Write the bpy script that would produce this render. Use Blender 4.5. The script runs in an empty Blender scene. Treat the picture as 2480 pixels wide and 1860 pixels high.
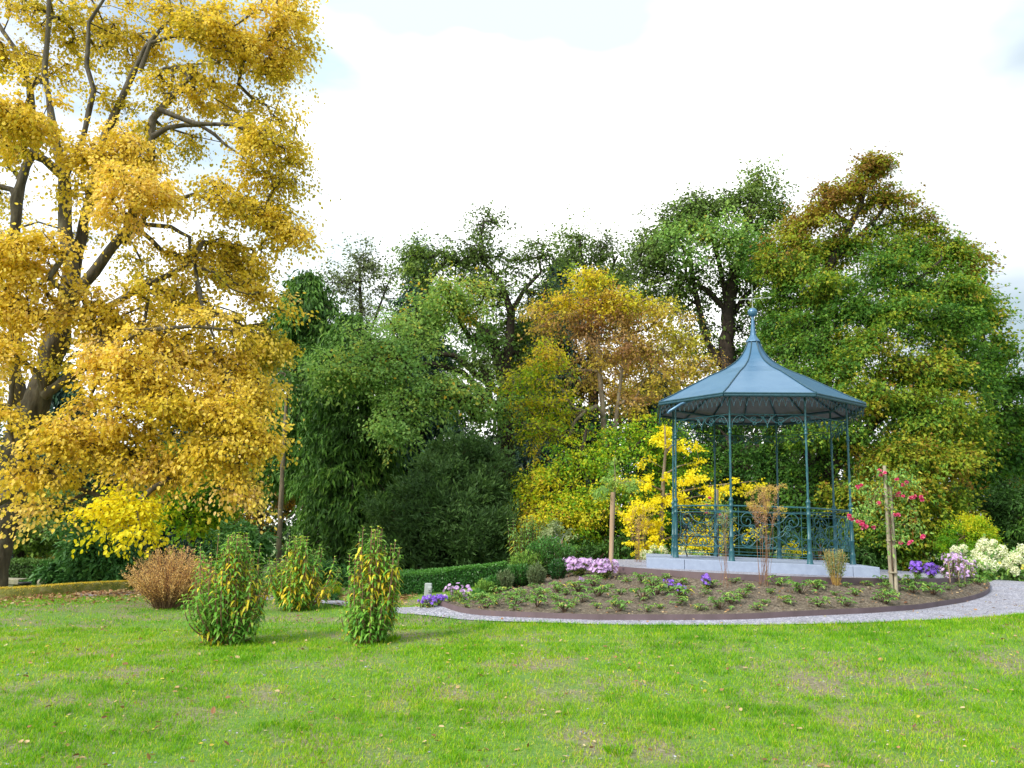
import bpy, math, random
import numpy as np
from mathutils import Matrix, Vector
sc = bpy.context.scene
R_ = math.radians
rng = np.random.default_rng(7)
random.seed(7)

# ------------------------------------------------------------------ camera
PITCH, ROLL, F, EYE = R_(10.5), R_(2.04), 1900.0, 1.6
cam = bpy.data.cameras.new('camera'); co = bpy.data.objects.new('camera', cam)
sc.collection.objects.link(co); sc.camera = co
cam.sensor_fit = 'HORIZONTAL'; cam.sensor_width = 36.0; cam.lens = 36.0*F/2480.0
cam.clip_start = 0.05; cam.clip_end = 3000
co.matrix_world = Matrix.Translation((0, 0, EYE)) @ Matrix.Rotation(math.pi/2+PITCH, 4, 'X') @ Matrix.Rotation(ROLL, 4, 'Z')

# ------------------------------------------------------------------ sun, sky, exposure
SUN_EL, SUN_AZ = 38.0, -128.0        # azimuth measured from +Y clockwise: the sun stands behind the camera, to the left
sl = bpy.data.lights.new('sun', 'SUN'); so = bpy.data.objects.new('sun', sl); sc.collection.objects.link(so)
sl.energy = 2.1; sl.angle = R_(11.0); sl.color = (1.0, 0.93, 0.82)
_e, _a = R_(SUN_EL), R_(SUN_AZ)
sdir = Vector((math.sin(_a)*math.cos(_e), math.cos(_a)*math.cos(_e), math.sin(_e)))
so.rotation_euler = sdir.to_track_quat('Z', 'Y').to_euler()
w = bpy.data.worlds.new('World'); sc.world = w; w.use_nodes = True
nt = w.node_tree; N = nt.nodes; Lk = nt.links
bg = N['Background']; bg.inputs['Strength'].default_value = 0.12
sky = N.new('ShaderNodeTexSky'); sky.sky_type = 'NISHITA'; sky.sun_disc = False
sky.sun_elevation = _e; sky.sun_rotation = _a
tc = N.new('ShaderNodeTexCoord')
mp = N.new('ShaderNodeMapping'); mp.inputs['Scale'].default_value = (1.0, 1.0, 2.6); mp.inputs['Location'].default_value = (0.35, 0.2, 0.3)
nz = N.new('ShaderNodeTexNoise'); nz.inputs['Scale'].default_value = 2.2; nz.inputs['Detail'].default_value = 7; nz.inputs['Roughness'].default_value = 0.55
Lk.new(tc.outputs['Generated'], mp.inputs['Vector']); Lk.new(mp.outputs['Vector'], nz.inputs['Vector'])
sx = N.new('ShaderNodeSeparateXYZ'); Lk.new(tc.outputs['Generated'], sx.inputs[0])
ma = N.new('ShaderNodeMath'); ma.operation = 'MULTIPLY_ADD'; ma.inputs[1].default_value = 0.55; Lk.new(sx.outputs['X'], ma.inputs[0]); Lk.new(nz.outputs['Fac'], ma.inputs[2])
rp = N.new('ShaderNodeValToRGB'); rp.color_ramp.elements[0].position = 0.14; rp.color_ramp.elements[1].position = 0.36
rp.color_ramp.elements[0].color = (0.38, 0.38, 0.38, 1)
Lk.new(ma.outputs[0], rp.inputs['Fac'])
cl = N.new('ShaderNodeValToRGB')
cl.color_ramp.elements[0].position = 0.45; cl.color_ramp.elements[0].color = (0.43, 0.53, 0.565, 1)
cl.color_ramp.elements[1].position = 0.56; cl.color_ramp.elements[1].color = (1.0, 1.0, 1.0, 1)
nz2 = N.new('ShaderNodeTexNoise'); nz2.inputs['Scale'].default_value = 1.3; nz2.inputs['Detail'].default_value = 5
Lk.new(mp.outputs['Vector'], nz2.inputs['Vector']); Lk.new(nz2.outputs['Fac'], cl.inputs['Fac'])
sc8 = N.new('ShaderNodeMix'); sc8.data_type = 'RGBA'; sc8.blend_type = 'MULTIPLY'; sc8.inputs[0].default_value = 1; sc8.inputs[7].default_value = (9.0, 9.0, 9.0, 1)
rx = N.new('ShaderNodeValToRGB'); rx.color_ramp.elements[0].position = .26; rx.color_ramp.elements[0].color = (1, 1, 1, 1); rx.color_ramp.elements[1].position = .50; rx.color_ramp.elements[1].color = (.54, .575, .62, 1)
mxx = N.new('ShaderNodeMath'); mxx.operation = 'MULTIPLY_ADD'; mxx.inputs[1].default_value = .35; Lk.new(nz.outputs['Fac'], mxx.inputs[0]); mxa = N.new('ShaderNodeMath'); mxa.operation = 'SUBTRACT'; mxa.inputs[1].default_value = .175; Lk.new(sx.outputs['X'], mxa.inputs[0]); Lk.new(mxa.outputs[0], mxx.inputs[2]); Lk.new(mxx.outputs[0], rx.inputs['Fac'])
mrx = N.new('ShaderNodeMix'); mrx.data_type = 'RGBA'; mrx.blend_type = 'MULTIPLY'; mrx.inputs[0].default_value = 1; Lk.new(cl.outputs['Color'], mrx.inputs[6]); Lk.new(rx.outputs['Color'], mrx.inputs[7])
Lk.new(mrx.outputs[2], sc8.inputs[6])
mx = N.new('ShaderNodeMix'); mx.data_type = 'RGBA'
Lk.new(rp.outputs['Color'], mx.inputs[0]); Lk.new(sky.outputs[0], mx.inputs[6]); Lk.new(sc8.outputs[2], mx.inputs[7])
Lk.new(mx.outputs[2], bg.inputs['Color'])
sc.view_settings.view_transform = 'Standard'; sc.view_settings.look = 'None'
sc.view_settings.exposure = 1.0; sc.view_settings.gamma = 1.0
sc.cycles.max_bounces = 6; sc.cycles.diffuse_bounces = 4; sc.cycles.transmission_bounces = 4

# ------------------------------------------------------------------ pixel -> world helpers (2480 px wide photograph)
def ray(px, py):
    a = (px-1240)/F; b = (py-930)/F
    c, s = math.cos(ROLL), math.sin(ROLL)
    a, b = c*a+s*b, -s*a+c*b
    cp, sp = math.cos(PITCH), math.sin(PITCH)
    return np.array([a, cp+b*sp, sp-b*cp])
def at(px, py, Y):
    d = ray(px, py); return np.array([0, 0, EYE]) + d*(Y/d[1])
def V3(p): return Vector((float(p[0]), float(p[1]), float(p[2])))

# ------------------------------------------------------------------ terrain: smooth surface through surveyed points
KERB = [(1060,1468,12.8),(1120,1486,12.3),(1240,1496,11.95),(1400,1502,11.6),(1600,1504,11.4),(1800,1502,11.4),(2000,1492,11.7),
        (2119,1486,11.95),(2225,1478,12.5),(2331,1461,13.5),(2384,1445,14.3),(2398,1430,15.1),(2392,1414,16.1)]
LAWN = [(180,1448,15.6),(330,1443,15.5),(600,1452,15.0),(800,1464,14.4),(960,1487,12.6),(1100,1500,12.0),(1240,1507,11.6),(1420,1513,11.3),(1600,1515,11.0),(1800,1515,11.0),(1950,1513,11.0),
        (2200,1505,11.1),(2480,1488,11.4),(2750,1468,11.9)]
_cp = [at(*k) for k in KERB] + [at(*k) for k in LAWN]
_cp += [at(*k) for k in [(545,1558,10.2),(890,1553,10.2),(715,1474,14.0),(410,1474,13.8),(0,1456,15.6),(30,1434,17.2),(250,1428,19.0),
        (1000,1412,21.0),(980,1450,16.2),(1035,1470,14.0),(-300,1470,14.8),(2330,1396,18.5),(2480,1409,17.8),(2700,1418,17.0),
        (1240,1860,5.75),(200,1860,5.6),(2300,1860,5.9),(1240,1650,7.9),(2300,1650,8.2),(200,1650,7.6)]]
for kx, ky, kz in [(1.6,15.5,.82),(2.9,13.9,.74),(5.0,13.2,.74),(5.05,16.1,.88),(3,18.5,.86),(7,18.5,.88),(5,21,.8),(12,22,.75),
        (0,1.0,-.03),(-3,2,-.05),(3,2,0),(-14,8,-.1),(14,6,.35),(-12,22,-.4),(0,25,-.1),(8,28,.5),(16,16,.85),(-20,30,-.8),(20,30,.6),(0,40,-.4),(-30,10,-.5),(30,10,.5),(-35,45,-1.2),(35,45,.3),(0,60,-.8),
        (.2,16.2,.55),(-.2,14.0,.33),(.6,13.4,.5),(.2,20,.2),(1.2,14.3,.72)]:
    _cp.append(np.array([kx, ky, kz]))
_cp = np.array(_cp)
def _U(r2): return r2*np.log(r2+1e-9)
def _fit(P, lam=0.003):
    n = len(P); d2 = ((P[:, None, :2]-P[None, :, :2])**2).sum(2)
    A = np.zeros((n+3, n+3)); A[:n, :n] = _U(d2)+lam*np.eye(n)
    A[:n, n] = 1; A[:n, n+1:] = P[:, :2]; A[n:, :n] = A[:n, n:].T
    b = np.zeros(n+3); b[:n] = P[:, 2]
    return np.linalg.solve(A, b)
_w = _fit(_cp)
def G(x, y):
    x = np.atleast_1d(np.asarray(x, float)); y = np.atleast_1d(np.asarray(y, float))
    xc = np.clip(x, -36, 36); yc = np.clip(y, -1, 62)
    out = np.empty(x.shape); xf = xc.ravel(); yf = yc.ravel(); of = out.ravel()
    for i in range(0, len(xf), 20000):
        d2 = (xf[i:i+20000, None]-_cp[None, :, 0])**2+(yf[i:i+20000, None]-_cp[None, :, 1])**2
        of[i:i+20000] = _U(d2)@_w[:-3]+_w[-3]+_w[-2]*xf[i:i+20000]+_w[-1]*yf[i:i+20000]
    out = of.reshape(x.shape)
    far = np.maximum(np.hypot(x-xc, y-yc), 0)
    return out-np.minimum(far*0.03, 4)
def g(x, y): return float(G(x, y)[0])
def hit(px, py, y0=4.0, y1=40.0):
    """where the ray through a pixel meets the ground"""
    d = ray(px, py); Y = np.arange(y0, y1, .05); P = np.array([0, 0, EYE])[None]+d[None]*(Y/d[1])[:, None]
    h = P[:, 2]-G(P[:, 0], P[:, 1]); k = np.argmax(h < 0)
    if h[k] >= 0: k = len(Y)-1
    p = P[k].copy(); p[2] = g(p[0], p[1]); return p
def ground_at(px, Y, py=1430):
    p = at(px, py, Y); return np.array([p[0], p[1], g(p[0], p[1])])

# ------------------------------------------------------------------ materials
def newmat(name):
    m = bpy.data.materials.new(name); m.use_nodes = True
    return m, m.node_tree.nodes, m.node_tree.links, m.node_tree.nodes['Principled BSDF']
def ramp(nodes, stops):
    r = nodes.new('ShaderNodeValToRGB'); e = r.color_ramp.elements
    while len(e) > 1: e.remove(e[-1])
    e[0].position = stops[0][0]; e[0].color = (*stops[0][1], 1)
    for p, c in stops[1:]:
        q = e.new(p); q.color = (*c, 1)
    return r
def leafmat(name, stops, trans=0.4, rough=0.55, spec=0.25, tgain=1.25):
    m, n, l, b = newmat(name)
    a = n.new('ShaderNodeAttribute'); a.attribute_name = 'tone'
    r = ramp(n, stops); l.new(a.outputs['Fac'], r.inputs['Fac'])
    l.new(r.outputs['Color'], b.inputs['Base Color'])
    b.inputs['Roughness'].default_value = rough; b.inputs['Specular IOR Level'].default_value = spec
    t = n.new('ShaderNodeBsdfTranslucent')
    mm = n.new('ShaderNodeMix'); mm.data_type = 'RGBA'; mm.blend_type = 'MULTIPLY'; mm.inputs[0].default_value = 1; mm.inputs[7].default_value = (tgain, tgain, tgain*.7, 1)
    l.new(r.outputs['Color'], mm.inputs[6]); l.new(mm.outputs[2], t.inputs['Color'])
    s = n.new('ShaderNodeMixShader'); s.inputs[0].default_value = trans
    l.new(b.outputs[0], s.inputs[1]); l.new(t.outputs[0], s.inputs[2]); l.new(s.outputs[0], n['Material Output'].inputs[0])
    return m
def noisemat(name, stops, scale=8, rough=0.85, bump=0.3, detail=8, stretch=(1,1,1), spec=0.3, metallic=0, dist=0.02):
    m, n, l, b = newmat(name)
    t = n.new('ShaderNodeTexCoord'); mp = n.new('ShaderNodeMapping'); mp.inputs['Scale'].default_value = stretch
    z = n.new('ShaderNodeTexNoise'); z.inputs['Scale'].default_value = scale; z.inputs['Detail'].default_value = detail; z.inputs['Roughness'].default_value = 0.62
    l.new(t.outputs['Object'], mp.inputs[0]); l.new(mp.outputs[0], z.inputs['Vector'])
    r = ramp(n, stops); l.new(z.outputs['Fac'], r.inputs['Fac']); l.new(r.outputs['Color'], b.inputs['Base Color'])
    b.inputs['Roughness'].default_value = rough; b.inputs['Specular IOR Level'].default_value = spec; b.inputs['Metallic'].default_value = metallic
    if bump:
        bb = n.new('ShaderNodeBump'); bb.inputs['Strength'].default_value = bump; bb.inputs['Distance'].default_value = dist
        l.new(z.outputs['Fac'], bb.inputs['Height']); l.new(bb.outputs[0], b.inputs['Normal'])
    return m
M = {}
M['linden'] = leafmat('linden_leaf', [(0,(.30,.28,.03)),(.25,(.54,.45,.035)),(.5,(.78,.585,.06)),(.75,(.86,.67,.14)),(1,(.82,.58,.26))], .45)
M['linden_low'] = leafmat('linden_leaf_low', [(0,(.66,.50,.02)),(.5,(.84,.70,.02)),(1,(.62,.66,.03))], .45)
M['ginkgo'] = leafmat('ginkgo_leaf', [(0,(.66,.56,.02)),(.5,(.92,.80,.03)),(1,(.86,.82,.05))], .45)
M['oak'] = leafmat('oak_leaf', [(0,(.08,.11,.04)),(.3,(.13,.21,.05)),(.6,(.22,.35,.06)),(.85,(.34,.42,.09)),(1,(.55,.34,.08))], .35)
M['oaklight'] = leafmat('oak_leaf_light', [(0,(.12,.26,.07)),(.4,(.23,.42,.11)),(.7,(.34,.52,.12)),(.9,(.55,.55,.09)),(1,(.72,.44,.05))], .4)
M['maple'] = leafmat('maple_leaf', [(0,(.03,.10,.02)),(.3,(.08,.21,.03)),(.55,(.16,.31,.035)),(.75,(.36,.41,.03)),(.88,(.40,.33,.03)),(1,(.26,.14,.03))], .38)
M['mapleyel'] = leafmat('yellow_maple_leaf', [(0,(.08,.25,.02)),(.3,(.22,.44,.02)),(.55,(.64,.64,.03)),(.8,(.80,.62,.03)),(1,(.42,.20,.06))], .42)
M['rusty'] = leafmat('rusty_leaf', [(0,(.36,.19,.09)),(.25,(.55,.36,.11)),(.5,(.72,.60,.08)),(1,(.52,.60,.06))], .42)
M['conifer'] = leafmat('conifer_frond', [(0,(.025,.06,.015)),(.4,(.06,.15,.028)),(.75,(.13,.28,.04)),(1,(.23,.38,.06))], .18)
M['spruce'] = leafmat('spruce_needle', [(0,(.016,.04,.035)),(.5,(.035,.085,.06)),(1,(.08,.18,.08))], .12)
M['yew'] = leafmat('yew_needle', [(0,(.022,.052,.016)),(.5,(.06,.125,.030)),(1,(.13,.24,.05))], .12)
M['rhodo'] = leafmat('rhododendron_leaf', [(0,(.02,.075,.02)),(.5,(.065,.19,.045)),(1,(.15,.34,.07))], .15, .5, .22)
M['pale'] = leafmat('pale_leaf', [(0,(.10,.13,.06)),(.5,(.18,.23,.10)),(1,(.27,.33,.15))], .35)
M['amber'] = leafmat('amber_leaf', [(0,(.16,.08,.015)),(.5,(.34,.20,.02)),(1,(.30,.30,.03))], .4)
M['woods'] = leafmat('woods_leaf', [(0,(.012,.030,.012)),(.6,(.03,.07,.02)),(.9,(.06,.13,.02)),(1,(.25,.20,.03))], .2)
M['viburnum'] = leafmat('long_leaf', [(0,(.08,.24,.04)),(.35,(.18,.42,.05)),(.6,(.34,.55,.08)),(.8,(.78,.70,.05)),(1,(.88,.58,.04))], .32, .4, .4)
M['copper'] = leafmat('copper_leaf', [(0,(.34,.17,.07)),(.5,(.74,.45,.16)),(1,(.90,.66,.32))], .3)
M['bedplant'] = leafmat('bed_leaf', [(0,(.08,.20,.05)),(.5,(.20,.40,.09)),(.9,(.38,.54,.12)),(1,(.65,.55,.10))], .3)
M['greygreen'] = leafmat('grey_green_leaf', [(0,(.12,.17,.08)),(.5,(.22,.30,.13)),(1,(.40,.44,.22))], .3)
M['hedge'] = leafmat('hedge_leaf', [(0,(.02,.08,.02)),(.5,(.05,.18,.03)),(1,(.13,.34,.05))], .2, .35, .5)
M['grass'] = leafmat('grass_blade', [(0,(.07,.24,.004)),(.35,(.18,.42,.006)),(.62,(.34,.53,.010)),(.85,(.54,.54,.05)),(1,(.58,.44,.18))], .35, .5, .3)
M['violet'] = leafmat('violet_petal', [(0,(.24,.10,.66)),(1,(.46,.26,.95))], .3)
M['lilac'] = leafmat('lilac_petal', [(0,(.55,.34,.72)),(1,(.82,.64,.92))], .3)
M['pink'] = leafmat('pink_petal', [(0,(.60,.04,.16)),(.6,(.82,.12,.32)),(1,(.88,.40,.52))], .3)
M['cream'] = leafmat('cream_petal', [(0,(.66,.70,.45)),(1,(.90,.90,.76))], .3)
M['fallen'] = leafmat('fallen_leaf', [(0,(.16,.07,.035)),(.4,(.34,.17,.08)),(.7,(.46,.30,.14)),(1,(.55,.45,.27))], .15)
M['fallyel'] = leafmat('fallen_yellow_leaf', [(0,(.38,.26,.03)),(1,(.70,.58,.10))], .2)
M['bark'] = noisemat('bark', [(.3,(.035,.030,.022)),(.55,(.11,.095,.07)),(.75,(.20,.19,.13))], 9, .9, .8, stretch=(1,1,.25), dist=.04)
M['barkpale'] = noisemat('pale_bark', [(.3,(.10,.075,.05)),(.55,(.25,.20,.14)),(.75,(.30,.28,.18))], 7, .9, .8, stretch=(1,1,.22), dist=.04)
M['barkdark'] = noisemat('dark_bark', [(.3,(.02,.016,.012)),(.7,(.06,.045,.035))], 9, .9, .5)
M['twig'] = noisemat('twig', [(.3,(.05,.03,.02)),(.7,(.13,.08,.05))], 20, .8, .2)
M['redtwig'] = noisemat('red_twig', [(.3,(.16,.08,.05)),(.7,(.34,.20,.12))], 20, .8, .2)
M['dryflower'] = noisemat('dry_flower', [(.3,(.34,.16,.07)),(.7,(.55,.42,.10))], 20, .8, .2)
M['metal'] = noisemat('green_painted_iron', [(.3,(.012,.078,.10)),(.7,(.032,.13,.155))], 14, .38, .08, spec=.5)
M['roof'] = noisemat('blue_roof_sheet', [(.25,(.045,.145,.27)),(.75,(.075,.185,.31))], 3.5, .36, .05, spec=1.0, metallic=.35, dist=.01)
M['trim'] = noisemat('dark_blue_trim', [(.3,(.012,.05,.075)),(.7,(.025,.085,.115))], 12, .4, .05, spec=.5)
M['soffit'] = noisemat('soffit_board', [(.3,(.17,.16,.18)),(.7,(.23,.22,.24))], 4, .7, .1)
M['concrete'] = noisemat('plinth_concrete', [(.3,(.26,.31,.42)),(.7,(.32,.38,.50))], 9, .8, .15)
M['corten'] = noisemat('steel_edging', [(.3,(.10,.07,.075)),(.6,(.14,.10,.11)),(.85,(.20,.12,.09))], 3, .6, .15, spec=.4, stretch=(1,1,.4))
M['wood'] = noisemat('weathered_wood', [(.3,(.22,.19,.13)),(.7,(.42,.37,.28))], 12, .85, .4, stretch=(1,1,.08))
M['newwood'] = noisemat('stake_wood', [(.3,(.30,.20,.12)),(.7,(.48,.36,.24))], 12, .85, .4, stretch=(1,1,.08))
M['stone'] = noisemat('mossy_stone', [(.3,(.20,.19,.12)),(.6,(.34,.32,.24)),(.8,(.30,.30,.12))], 9, .9, .6)
M['moss'] = noisemat('moss', [(.25,(.10,.11,.03)),(.5,(.20,.21,.05)),(.75,(.36,.31,.16))], 7, .95, .9, dist=.05)
M['black'] = noisemat('dark_plastic', [(.3,(.03,.032,.036)),(.7,(.05,.052,.056))], 10, .5, .05)
M['greybox'] = noisemat('grey_enamel', [(.3,(.30,.33,.33)),(.7,(.38,.41,.40))], 10, .45, .05)
M['white'] = noisemat('white_plaster', [(.3,(.66,.67,.70)),(.7,(.78,.78,.80))], 3, .8, .1)
M['redroof'] = noisemat('red_tiles', [(.3,(.38,.13,.10)),(.7,(.52,.22,.18))], 1.5, .8, .2)

def soilmat():
    m, n, l, b = newmat('bed_soil')
    t = n.new('ShaderNodeTexCoord'); z = n.new('ShaderNodeTexNoise'); z.inputs['Scale'].default_value = 22; z.inputs['Detail'].default_value = 10; z.inputs['Roughness'].default_value = .7
    l.new(t.outputs['Object'], z.inputs['Vector'])
    r = ramp(n, [(.3,(.055,.043,.030)),(.5,(.15,.12,.085)),(.62,(.27,.225,.165)),(.75,(.42,.37,.29))]); l.new(z.outputs['Fac'], r.inputs['Fac'])
    l.new(r.outputs['Color'], b.inputs['Base Color']); b.inputs['Roughness'].default_value = .95
    bb = n.new('ShaderNodeBump'); bb.inputs['Strength'].default_value = 1; bb.inputs['Distance'].default_value = .05
    l.new(z.outputs['Fac'], bb.inputs['Height']); l.new(bb.outputs[0], b.inputs['Normal']); return m
M['soil'] = soilmat()
def gravelmat():
    m, n, l, b = newmat('gravel')
    t = n.new('ShaderNodeTexCoord'); v = n.new('ShaderNodeTexVoronoi'); v.inputs['Scale'].default_value = 55
    z = n.new('ShaderNodeTexNoise'); z.inputs['Scale'].default_value = 3; z.inputs['Detail'].default_value = 8
    l.new(t.outputs['Object'], v.inputs['Vector']); l.new(t.outputs['Object'], z.inputs['Vector'])
    sv = n.new('ShaderNodeSeparateColor'); l.new(v.outputs['Color'], sv.inputs[0])
    r = ramp(n, [(0,(.15,.155,.19)),(.5,(.28,.29,.35)),(.8,(.38,.39,.46)),(1,(.55,.55,.60))]); l.new(sv.outputs[0], r.inputs['Fac'])
    r2 = ramp(n, [(.3,(.85,.82,.80)),(.7,(1.05,1.05,1.1))]); l.new(z.outputs['Fac'], r2.inputs['Fac'])
    mm = n.new('ShaderNodeMix'); mm.data_type = 'RGBA'; mm.blend_type = 'MULTIPLY'; mm.inputs[0].default_value = 1
    l.new(r.outputs['Color'], mm.inputs[6]); l.new(r2.outputs['Color'], mm.inputs[7]); l.new(mm.outputs[2], b.inputs['Base Color'])
    b.inputs['Roughness'].default_value = .9
    bb = n.new('ShaderNodeBump'); bb.inputs['Strength'].default_value = .7; bb.inputs['Distance'].default_value = .012; bb.invert = True
    l.new(v.outputs['Distance'], bb.inputs['Height']); l.new(bb.outputs[0], b.inputs['Normal']); return m
M['gravel'] = gravelmat()
def lawnmat():
    m, n, l, b = newmat('lawn_ground')
    t = n.new('ShaderNodeTexCoord')
    z = n.new('ShaderNodeTexNoise'); z.inputs['Scale'].default_value = .9; z.inputs['Detail'].default_value = 6; z.inputs['Roughness'].default_value = .6
    z2 = n.new('ShaderNodeTexNoise'); z2.inputs['Scale'].default_value = 30; z2.inputs['Detail'].default_value = 8; z2.inputs['Roughness'].default_value = .7
    l.new(t.outputs['Object'], z.inputs['Vector']); l.new(t.outputs['Object'], z2.inputs['Vector'])
    rg = ramp(n, [(.25,(.05,.12,.015)),(.5,(.11,.23,.03)),(.75,(.22,.32,.06))]); l.new(z2.outputs['Fac'], rg.inputs['Fac'])
    rs = ramp(n, [(.25,(.07,.075,.03)),(.45,(.17,.16,.085)),(.6,(.27,.235,.16)),(.75,(.45,.42,.36))]); l.new(z2.outputs['Fac'], rs.inputs['Fac'])
    rm = ramp(n, [(.46,(0,0,0)),(.60,(1,1,1))]); l.new(z.outputs['Fac'], rm.inputs['Fac'])
    mm = n.new('ShaderNodeMix'); mm.data_type = 'RGBA'; l.new(rm.outputs['Color'], mm.inputs[0]); l.new(rg.outputs['Color'], mm.inputs[6]); l.new(rs.outputs['Color'], mm.inputs[7])
    l.new(mm.outputs[2], b.inputs['Base Color']); b.inputs['Roughness'].default_value = .95
    bb = n.new('ShaderNodeBump'); bb.inputs['Strength'].default_value = .8; bb.inputs['Distance'].default_value = .03
    l.new(z2.outputs['Fac'], bb.inputs['Height']); l.new(bb.outputs[0], b.inputs['Normal']); return m
M['lawn'] = lawnmat()

# ------------------------------------------------------------------ mesh builder and tagging
class MB:
    def __init__(s): s.v = []; s.f = []; s.t = []; s.mi = []; s.n = 0; s.sm = []
    def add(s, verts, faces, tone=0.5, mi=0, smooth=False):
        verts = np.asarray(verts, np.float32).reshape(-1, 3)
        s.v.append(verts); s.t.append(np.broadcast_to(np.asarray(tone, np.float32), (len(verts),)))
        groups = {}
        if isinstance(faces, np.ndarray): groups[faces.shape[1]] = faces
        else:
            for f in faces: groups.setdefault(len(f), []).append(f)
        for k, ff in groups.items():
            ff = np.asarray(ff, np.int64).reshape(-1, k)+s.n
            s.f.append((k, ff)); s.mi.append(np.full(len(ff), mi, np.int32)); s.sm.append(np.full(len(ff), smooth, bool))
        s.n += len(verts)
    def build(s, name, mats, parent=None, loc=None):
        if not isinstance(mats, (list, tuple)): mats = [mats]
        me = bpy.data.meshes.new(name)
        v = np.concatenate(s.v) if s.v else np.zeros((0, 3), np.float32)
        if loc is not None: v = v-np.asarray(loc, np.float32)[None]
        loops = np.concatenate([f.ravel() for k, f in s.f]); tot = np.concatenate([np.full(len(f), k) for k, f in s.f])
        start = np.concatenate([[0], np.cumsum(tot)[:-1]])
        me.vertices.add(len(v)); me.vertices.foreach_set('co', v.ravel())
        me.loops.add(len(loops)); me.loops.foreach_set('vertex_index', loops.astype(np.int32))
        me.polygons.add(len(tot)); me.polygons.foreach_set('loop_start', start.astype(np.int32)); me.polygons.foreach_set('loop_total', tot.astype(np.int32))
        me.polygons.foreach_set('material_index', np.concatenate(s.mi)); me.polygons.foreach_set('use_smooth', np.concatenate(s.sm))
        for m in mats: me.materials.append(M[m] if isinstance(m, str) else m)
        a = me.attributes.new('tone', 'FLOAT', 'POINT'); a.data.foreach_set('value', np.concatenate(s.t).astype(np.float32))
        me.update(calc_edges=True)
        o = bpy.data.objects.new(name, me); sc.collection.objects.link(o)
        if parent is not None: o.parent = parent
        elif loc is not None: o.location = V3(loc)
        return o
def tag(o, label=None, cat=None, group=None, kind=None):
    if label: o['label'] = label
    if cat: o['category'] = cat
    if group: o['group'] = group
    if kind: o['kind'] = kind
    return o
def thing(name, loc, label, cat, group=None, rz=0):
    o = bpy.data.objects.new(name, None); sc.collection.objects.link(o); o.location = V3(loc); o.rotation_euler.z = rz; o.empty_display_size = .2
    return tag(o, label, cat, group)
def copy_tree(o, parent=None):
    c = o.copy(); sc.collection.objects.link(c)
    if parent is not None: c.parent = parent
    for ch in list(o.children): copy_tree(ch, c)
    return c
def norm(v): return v/np.maximum(np.linalg.norm(v, axis=-1, keepdims=True), 1e-9)

def tube(mb, pts, rad, sides=6, mi=0, tone=.5, cap=True, smooth=True):
    P = np.asarray(pts, float); n = len(P); r = np.broadcast_to(np.asarray(rad, float), (n,))
    T = np.empty_like(P); T[1:-1] = P[2:]-P[:-2]; T[0] = P[1]-P[0]; T[-1] = P[-1]-P[-2]; T = norm(T)
    up = np.array([0, 0, 1.]) if abs(T[0][2]) < .9 else np.array([1., 0, 0])
    U = np.cross(T, up)
    bad = np.linalg.norm(U, axis=1) < .05
    U[bad] = np.cross(T[bad], np.array([.3, 1, 0.])); U = norm(U); W = np.cross(T, U)
    for i in range(1, n):
        if np.dot(U[i], U[i-1]) < 0: U[i] = -U[i]; W[i] = -W[i]
    a = np.arange(sides)*2*np.pi/sides
    ring = P[:, None]+r[:, None, None]*(np.cos(a)[None, :, None]*U[:, None]+np.sin(a)[None, :, None]*W[:, None])
    i = np.arange(n-1)[:, None]*sides; j = np.arange(sides)[None]
    f = np.stack([i+j, i+(j+1) % sides, i+sides+(j+1) % sides, i+sides+j], -1).reshape(-1, 4)
    mb.add(ring.reshape(-1, 3), f, tone, mi, smooth)
    if cap:
        mb.add(ring[-1], [list(range(sides))], tone, mi); mb.add(ring[0], [list(range(sides))[::-1]], tone, mi)
def box(mb, c, s, rz=0, mi=0, tone=.5, bev=0):
    x, y, z = [q/2 for q in s]; b = min(bev, x*.8, y*.8)
    if b: base = [(-x+b,-y),(x-b,-y),(x,-y+b),(x,y-b),(x-b,y),(-x+b,y),(-x,y-b),(-x,-y+b)]
    else: base = [(-x,-y),(x,-y),(x,y),(-x,y)]
    k = len(base); ca, sa = math.cos(rz), math.sin(rz)
    rot = lambda p, zz: (c[0]+p[0]*ca-p[1]*sa, c[1]+p[0]*sa+p[1]*ca, c[2]+zz)
    if b:
        sh = [(p[0]*(1-b/x), p[1]*(1-b/y)) for p in base]
        V = [rot(p, -z) for p in base]+[rot(p, z-b) for p in base]+[rot(p, z) for p in sh]; L = 3
    else: V = [rot(p, -z) for p in base]+[rot(p, z) for p in base]; L = 2
    Fc = [list(range(k))[::-1], list(range((L-1)*k, L*k))]
    for q in range(L-1):
        for i in range(k): Fc.append([q*k+i, q*k+(i+1) % k, (q+1)*k+(i+1) % k, (q+1)*k+i])
    mb.add(V, Fc, tone, mi)
def lathe(mb, c, prof, sides=16, mi=0, tone=.5, smooth=True):
    a = np.arange(sides)*2*np.pi/sides; P = np.array(prof, float)
    V = np.stack([c[0]+P[:, 0:1]*np.cos(a), c[1]+P[:, 0:1]*np.sin(a), c[2]+np.repeat(P[:, 1:2], sides, 1)], -1)
    n = len(P); i = np.arange(n-1)[:, None]*sides; j = np.arange(sides)[None]
    f = np.stack([i+j, i+(j+1) % sides, i+sides+(j+1) % sides, i+sides+j], -1).reshape(-1, 4)
    mb.add(V.reshape(-1, 3), f, tone, mi, smooth)
    if P[0, 0] > 1e-3: mb.add(V[0], [list(range(sides))[::-1]], tone, mi)
    if P[-1, 0] > 1e-3: mb.add(V[-1], [list(range(sides))], tone, mi)
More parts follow.
